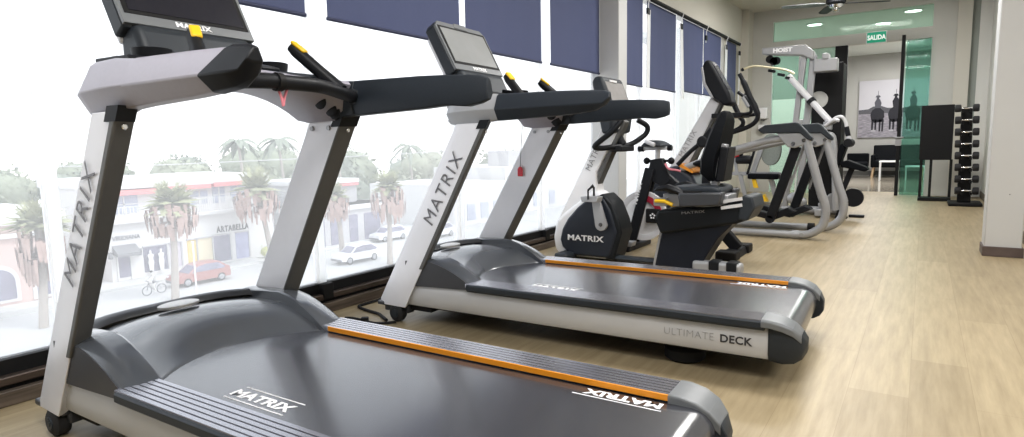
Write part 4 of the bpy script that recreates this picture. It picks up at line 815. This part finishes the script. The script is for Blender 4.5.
def archwin(yc, hw, z0, zs, nm='arched_window'):
    ps = [(yc-hw,z0),(yc+hw,z0)] + [(yc+hw*math.cos(a), zs+hw*1.1*math.sin(a)) for a in [PI*k/12 for k in range(13)]]
    po = [(yc-hw-.25,z0-.2),(yc+hw+.25,z0-.2)] + [(yc+(hw+.25)*math.cos(a), zs+(hw*1.1+.28)*math.sin(a)) for a in [PI*k/12 for k in range(13)]]
    w_ = W(nm, MB().prism(po,'x',PX-.1,PX+.10), M_FAC, pk); W('pane', MB().prism(ps,'x',PX,PX+.14), M_SHOPG, w_)
archwin(14.45,.85,-8.75,-7.6); archwin(11.6,.85,-8.75,-7.6)
w_ = W('square_window', MB().box(PX-.1,PX+.1,16.25,17.75,-9.05,-6.6), M_FAC, pk); W('pane', MB().box(PX,PX+.14,16.5,17.5,-8.85,-6.8), M_SHOPG, w_)
W('pavement_step', MB().box(PX-.2,PX+2.2,5,18.2,GZ,GZ+.35), M_PAVE, pk)
b3 = thing('corner_shop', 'greyish shop block with dark doorways to the right, behind the white parked car', 'building', (-54,46,GZ))
W('wall', MB().box(-64,-52.5,40.5,52,GZ,-5.2).box(-64,-55.5,42,50,-5.2,-2.6), M_GREYB, b3)
W('parapet', MB().box(-64,-52.2,40.3,52.2,-5.7,-5.2).box(-64,-55.2,41.8,50.2,-2.9,-2.45), M_FAC, b3)
for q in ((41.5,42.6),(43.4,45.0),(46.0,47.2),(48.2,50.6)): W('doorway', fbox(q[0],q[1],-9.3,-6.3,x=-52.5), M_SHOPG, b3)
for q in ((43.0,44.2),(46.2,47.4)): W('upper_window', fbox(q[0],q[1],-4.6,-3.3,x=-55.5), M_UPG, b3)
W('coral_eave', MB().box(-56,-55.1,42,50,-3.25,-2.95), M_REDST, b3)
b4 = thing('hazy_block', 'pale flat roofed block far along the street, right of the second treadmill upright', 'building', (-52,80,GZ))
W('wall', MB().box(-66,-50,62,74,GZ,-4.0).box(-66,-52,76,104,GZ,-2.2), M_FAC, b4)
for y in (64,67,70,79,84,89): W('window', MB().box(-50.3 if y < 75 else -52.2,-49.9 if y < 75 else -51.9,y,y+1.8,-8.8,-6.6), M_UPG, b4)
W('roof_tank', MB().box(-58,-54,80,84,-2.2,.2), M_GREYB, b4)
# trees beyond the roofs
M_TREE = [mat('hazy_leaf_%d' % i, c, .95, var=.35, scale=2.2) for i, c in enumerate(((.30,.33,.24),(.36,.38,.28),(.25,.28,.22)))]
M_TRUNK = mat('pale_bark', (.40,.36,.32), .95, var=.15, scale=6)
def blob(m, c, rad, rnd, n=14, k=9):
    rings = []
    for j in range(k):
        t = PI*(j+.05)/(k-.9)
        rings.append([(c[0]+rad*math.sin(t)*math.cos(2*PI*i/n)*(f:=rnd.uniform(.78,1.15)), c[1]+rad*math.sin(t)*math.sin(2*PI*i/n)*f, c[2]+rad*.8*math.cos(t)*rnd.uniform(.85,1.1)) for i in range(n)])
    m.loft(rings)
def leaves(m, c, rad, rnd, n):
    for _ in range(n):
        a, b = rnd.uniform(0,2*PI), rnd.uniform(-.5,1); q = Vector((math.cos(a)*math.cos(b), math.sin(a)*math.cos(b), math.sin(b)))
        p = Vector(c)+q*rad*rnd.uniform(.85,1.16); s_ = rad*rnd.uniform(.07,.15); t1 = Vector((rnd.uniform(-1,1),rnd.uniform(-1,1),rnd.uniform(-1,1))).normalized(); t2 = t1.cross(q).normalized()
        m.add([p-t1*s_, p+t2*s_*.5, p+t1*s_, p-t2*s_*.5], [(0,1,2,3)])
TR = ((22,-.2,4.5,'at the far left behind the pink building'),(27.5,-1.0,4,'just right of the far left, low and wide'),(33,-.9,4,'left of the foreground machine upright'),(39,.4,4.5,'above the coral eave, wide grey green crown'),(45,.2,4.5,'above the white roof, second crown from the foreground upright'),
      (51,.6,4.5,'above the white roof, third crown from the foreground upright'),(57,1.6,5,'tallest crown left of the first treadmill far upright'),(64,1.0,5,'touching the first treadmill far upright'),(72,.9,5.5,'just behind the first treadmill far upright'),(81,.7,6,'between the two treadmills, beside the tall coconut palm'),
      (91,.2,6,'between the two treadmills, right of the tall coconut palm'),(103,-.8,7,'behind the second treadmill near upright'),(120,-.5,8,'between the uprights of the second treadmill'),(142,-.6,9,'right of the second treadmill, distant crown'))
for i, (y, top, rad, lb_) in enumerate(TR):
    rnd = random.Random(i); x = -84-11*(i % 2)
    t = thing('leafy_tree', 'hazy tree beyond the roofs, '+lb_, 'tree', (x,y,GZ), group='trees beyond the roofs')
    m = MB()
    for k in range(4): dy = rnd.uniform(-.7,.7)*rad; r_ = rad*rnd.uniform(.5,.75); c = (x+rnd.uniform(-1,1), y+dy, top-r_*.8-rnd.uniform(0,1.2)); blob(m, c, r_, rnd); leaves(m, c, r_, rnd, 150)
    blob(m, (x,y,top-rad*1.5), rad*.95, rnd); leaves(m, (x,y,top-rad*1.4), rad*.95, rnd, 150)
    W('crown', m, M_TREE[i % 3], t, ang=180)
    W('trunk', MB().tube([(x,y,GZ),(x+.2,y,top-rad)], [.45,.3], 8), M_TRUNK, t)
# fan palms with skirts of dead fronds along the pavement
M_FROND = mat('haze_paled_frond', (.36,.37,.22), .9, var=.3, scale=3); M_DEAD = mat('dry_pinkish_frond', (.44,.31,.27), .95, var=.35, scale=3)  # living fronds paled in colour for the haze
def fan(m, c, d, L, wdt, droop):
    d = Vector(d).normalized(); side = d.cross(Vector((0,0,1))); side = side.normalized() if side.length > .05 else Vector((1,0,0)); P = []
    for k in range(5):
        t = k/4; p = Vector(c)+d*L*t+Vector((0,0,-droop*L*t*t)); wd = wdt*(.12+math.sin(PI*min(1,t*1.05))**.8 if 0 < k < 4 else (.08 if k == 0 else .25)); P.append((p-side*wd/2+Vector((0,0,-.06*wd)), p+Vector((0,0,.10*wd)), p+side*wd/2+Vector((0,0,-.06*wd))))
    for a, b in zip(P[:-1],P[1:]): m.add([a[0],a[1],b[1],b[0]], [(0,1,2,3)]); m.add([a[1],a[2],b[2],b[1]], [(0,1,2,3)])
    tip = P[-1]
    for k in range(5):
        a = -.9+.45*k; q = d*math.cos(a)+side*math.sin(a)+Vector((0,0,-droop)); e = tip[1]+q.normalized()*L*.35; s2 = side*.035*L
        m.add([tip[1]-s2, tip[1]+s2, e], [(0,1,2)])
def fan_palm(base, head, ctop, sk_bot, rc, rs, label, seed):
    rnd = random.Random(seed); t = thing('fan_palm', label, 'palm', base, group='street fan palms'); hx, hy, hz = head
    W('trunk', MB().tube([base, ((base[0]+hx)/2,(base[1]+hy)/2+.1,(base[2]+hz)/2), (hx,hy,hz)], [.28,.22,.25], 10), M_TRUNK, t)
    m = MB()
    for k in range(70):
        a = rnd.uniform(0,2*PI); b = rnd.uniform(-.15,1.25); L = rc*rnd.uniform(.85,1.25); fan(m, head, (math.cos(a)*math.cos(b), math.sin(a)*math.cos(b), math.sin(b)), L*.75, L*.34, .22)
    W('crown', m, M_FROND, t, ang=180)
    m = MB(); h = hz-sk_bot
    for k in range(110):
        a = rnd.uniform(0,2*PI); f = rnd.random(); r0 = rs*(.45+.55*math.sin(PI*(.15+.75*f))); z0 = hz+.2-h*.72*f
        p = Vector((hx+math.cos(a)*.3, hy+math.sin(a)*.3, z0)); q = Vector((hx+math.cos(a)*r0, hy+math.sin(a)*r0, z0-.1)); e = Vector((hx+math.cos(a)*r0*.95, hy+math.sin(a)*r0*.95, z0-h*.36)); sd = Vector((-math.sin(a),math.cos(a),0))*rnd.uniform(.08,.2)
        m.add([p-sd*.4,p+sd*.4,q+sd,q-sd],[(0,1,2,3)]); m.add([q-sd,q+sd,e+sd*.5,e-sd*.5],[(0,1,2,3)])
    W('dead_frond_skirt', m, M_DEAD, t, ang=180)
fan_palm((-44.1,22.3,GZ),(-44.7,22.85,-2.7),-1.0,-5.3,2.1,1.75,'fan palm between the two shop signs, trunk down to the pavement',1)
fan_palm((-50.0,34.5,GZ),(-50.0,33.2,-2.5),-.3,-5.7,2.5,2.0,'fan palm partly just behind the first treadmill far upright',2)
fan_palm((-44.0,14.3,GZ),(-44.0,14.6,-3.2),-1.7,-6.9,2.0,1.25,'fan palm with a shaggy pink brown skirt at the far left',3)
fan_palm((-45.5,38.9,GZ),(-46.0,38.8,-3.4),-2.8,-5.9,1.6,1.3,'smaller fan palm right of the first treadmill far upright',4)
fan_palm((-39.8,39.4,GZ),(-40.0,39.7,-2.5),-1.6,-5.9,1.9,1.6,'fan palm between the treadmills, left of the lettered upright',5)
def coconut(x, y, hz, rad, label, seed):
    rnd = random.Random(seed); t = thing('coconut_palm', label, 'palm', (x,y,GZ), group='tall coconut palms')
    W('trunk', MB().tube([(x,y,GZ),(x+.4,y+.3,hz/2+GZ/2),(x,y,hz)], [.28,.2,.16], 8), M_TRUNK, t)
    m = MB()
    for k in range(11):
        a = 2*PI*k/11+rnd.uniform(-.2,.2); b = rnd.uniform(.1,.6)
        sp_ = [Vector((x,y,hz))+Vector((math.cos(a),math.sin(a),0))*rad*s_+Vector((0,0,rad*(b*1.6*s_-1.15*s_*s_))) for s_ in (0,.25,.5,.75,1)]
        sd = Vector((-math.sin(a),math.cos(a),0))
        for q0, q1, w0, w1 in zip(sp_[:-1],sp_[1:],(.1,.4,.5,.35),(.4,.5,.35,.05)):
            m.add([q0,q0+sd*w0-Vector((0,0,w0*.7)),q1+sd*w1-Vector((0,0,w1*.7)),q1],[(0,1,2,3)]); m.add([q0,q0-sd*w0-Vector((0,0,w0*.7)),q1-sd*w1-Vector((0,0,w1*.7)),q1],[(0,1,2,3)])
    W('crown', m, M_TREE[2], t, ang=180)
coconut(-75,79.8,1.2,3.6,'tall coconut palm between the two treadmills',11); coconut(-75,63.8,2.6,3.0,'coconut palm just right of the first treadmill far upright',12)
coconut(-74,47,2.2,2.8,'coconut palm above the white roof, left of the first treadmill far upright',13); coconut(-74,53,2.3,3.2,'coconut palm touching the first treadmill far upright on its left',14)
# vehicles
def car(label, loc, rz, paint, name='car'):
    t = thing(name, label, 'car', loc, rz, 'cars on the street'); m = MB()
    body = [(-2.2,.35),(-2.22,.62),(-2.1,.86),(-1.2,1.0),(-.55,1.52),(.2,1.66),(1.3,1.64),(1.95,1.2),(2.15,1.1),(2.2,.55),(2.15,.33)]
    def ring(y, ins): return [(x*(1-.02*ins), y*(1-.16*max(0,(z-1.0)/.66)) , z-.02*ins) for x, z in body]
    obj('body', MB().loft([ring(-.9,1), ring(-.86,0), ring(.86,0), ring(.9,1)]), paint, t, bevel=.04)
    glass = [(-1.05,1.03),(-.52,1.45),(.2,1.57),(1.2,1.55),(1.75,1.15),(1.6,1.05)]
    for s in (-1,1): obj('side_window', MB().loft([[(x, s*(.905-.145*max(0,(z-1.0)/.66)), z) for x, z in glass],[(x, s*(.86-.145*max(0,(z-1.0)/.66)), z) for x, z in glass]]), M_SHOPG, t)
    obj('windscreen', MB().loft([[(-1.22,y,1.02),(-.58,y*.9,1.50),(-.56,y*.9,1.46),(-1.18,y,.98)] for y in (-.74,.74)]), M_SHOPG, t)
    for x in (-1.38,1.36):
        for s in (-1,1):
            w_ = obj('wheel', MB().lathe([(.1,-.1),(.31,-.11),(.35,-.06),(.35,.06),(.31,.11),(.1,.1)], (x,s*.80,.35), 'y', 22), M_RUBBER, t)
            obj('rim', MB().lathe([(.0,-.115),(.21,-.115),(.23,-.105),(.23,.105),(.21,.115),(0,.115)], (x,s*.80,.35), 'y', 18), M_STEEL, w_)
    for s in (-1,1): obj('headlight', MB().ell((-2.12,s*.66,.78),.10,.18,.08,10,6), M_WTXT, t)
    obj('bumper', MB().box(-2.27,-2.1,-.8,.8,.32,.52), M_AWN, t, bevel=.03)
    return t
car('red hatchback parked in front of the shops',(-48.0,26.3,GZ),PI/2-.02,mat('faded_red_paint',(.37,.16,.14),.35,var=.04,coat=.4))
car('white off road car in the street between the two treadmills',(-43.6,38.9,GZ),PI/2-.1,mat('white_car_paint',(.80,.80,.81),.35,var=.02,coat=.4))
car('second white car, farther along the street behind the palm trunk',(-50.5,50.0,GZ),PI/2-.05,mat('pearl_car_paint',(.74,.75,.77),.35,var=.02,coat=.4))
car('distant white car beside the lettered upright of the second treadmill',(-47.0,54.5,GZ),PI/2,mat('silver_car_paint',(.72,.73,.76),.35,var=.02,coat=.4))
# cyclist on the road
cy = thing('bicycle', 'bicycle ridden along the street in front of the shop door', 'bicycle', (-47.1,22.35,GZ), PI/2)
for x in (-.52,.52): obj('wheel', MB().tube([(x+.33*math.cos(a),0,.34+.33*math.sin(a)) for a in [2*PI*k/20 for k in range(20)]], .025, 6, closed=True), M_RUBBER, cy)
obj('frame', MB().tube([(-.52,0,.34),(-.38,0,.95),(-.46,0,1.05)],.022,6).tube([(-.40,0,.85),(.0,0,.32),(.18,0,.88),(-.40,0,.85)],.022,6).tube([(.0,0,.32),(.52,0,.34),(.16,0,.80)],.018,6).tube([(-.46,-.28,1.05),(-.46,.28,1.05)],.018,6), M_GREYFR, cy)
obj('saddle', MB().ell((.2,0,.90),.13,.07,.04,10,6), M_BLACK, cy)
J = [(.18,0,.95),(.05,0,1.25),(-.06,0,1.48),(-.10,0,1.56),(-.13,0,1.68),(-.05,.17,1.42),(-.22,.22,1.22),(-.44,.24,1.07),(-.05,-.17,1.42),(-.22,-.22,1.22),(-.44,-.24,1.07),(.14,.10,.92),(-.18,.11,.78),(-.04,.11,.42),(-.14,.11,.34),(.14,-.10,.92),(-.12,-.11,.62),(.06,-.11,.26),(-.06,-.11,.18)]
EJ = [(0,1),(1,2),(2,3),(3,4),(2,5),(5,6),(6,7),(2,8),(8,9),(9,10),(0,11),(11,12),(12,13),(13,14),(0,15),(15,16),(16,17),(17,18)]
RJ = [.14,.14,.12,.055,.10,.07,.05,.035,.07,.05,.035,.10,.075,.05,.04,.10,.075,.05,.04]
me = bpy.data.meshes.new('person'); me.from_pydata(J, EJ, []); me.materials.append(mat('pale_shirt', (.72,.70,.68), .8))
pr_ = link(bpy.data.objects.new('person', me)); pr_.location = (-47.1,22.35,GZ); pr_.rotation_euler = (0,0,PI/2)
sk_ = pr_.modifiers.new('skin','SKIN')
for v, r_ in zip(me.skin_vertices[0].data, RJ): v.radius = (r_, r_)
me.skin_vertices[0].data[0].use_root = True
sb_ = pr_.modifiers.new('sub','SUBSURF'); sb_.levels = 1; sb_.render_levels = 1
tag(pr_, 'person in a pale shirt and dark shorts leaning over the bicycle handlebar', 'person')
obj('hair', MB().ell((-.12,0,1.73),.11,.10,.09,10,6), M_BLACK, pr_)
obj('shorts', MB().ell((.10,0,.92),.20,.19,.14,12,7), M_AWN, pr_)
tag(obj('street_pole', MB().tube([(-42.4,22.95,GZ),(-42.4,22.95,-5.4)], .06, 8).ell((-42.4,22.95,-5.35),.11,.11,.09,8,6), M_FAC), 'slim white street pole right of the middle fan palm trunk', 'pole')
tag(obj('overhead_cable', MB().tube([(-60,0,.4),(-60,30,-.2),(-60,60,.1),(-60,90,.9)], .05, 6), M_GREYB), 'overhead cable running along the street above the roofs', 'cable')
hd_ = thing('hedge_bush', 'small yellow green bush at the right end of the shop front', 'bush', (-52.2,35.4,GZ+.18)); m = MB(); rnd = random.Random(5); blob(m,(-52.2,35.4,GZ+.8),.6,rnd); leaves(m,(-52.2,35.4,GZ+.8),.7,rnd,60)
W('foliage', m, mat('yellow_green_leaf',(.50,.52,.20),.9,var=.3,scale=4), hd_, ang=180)
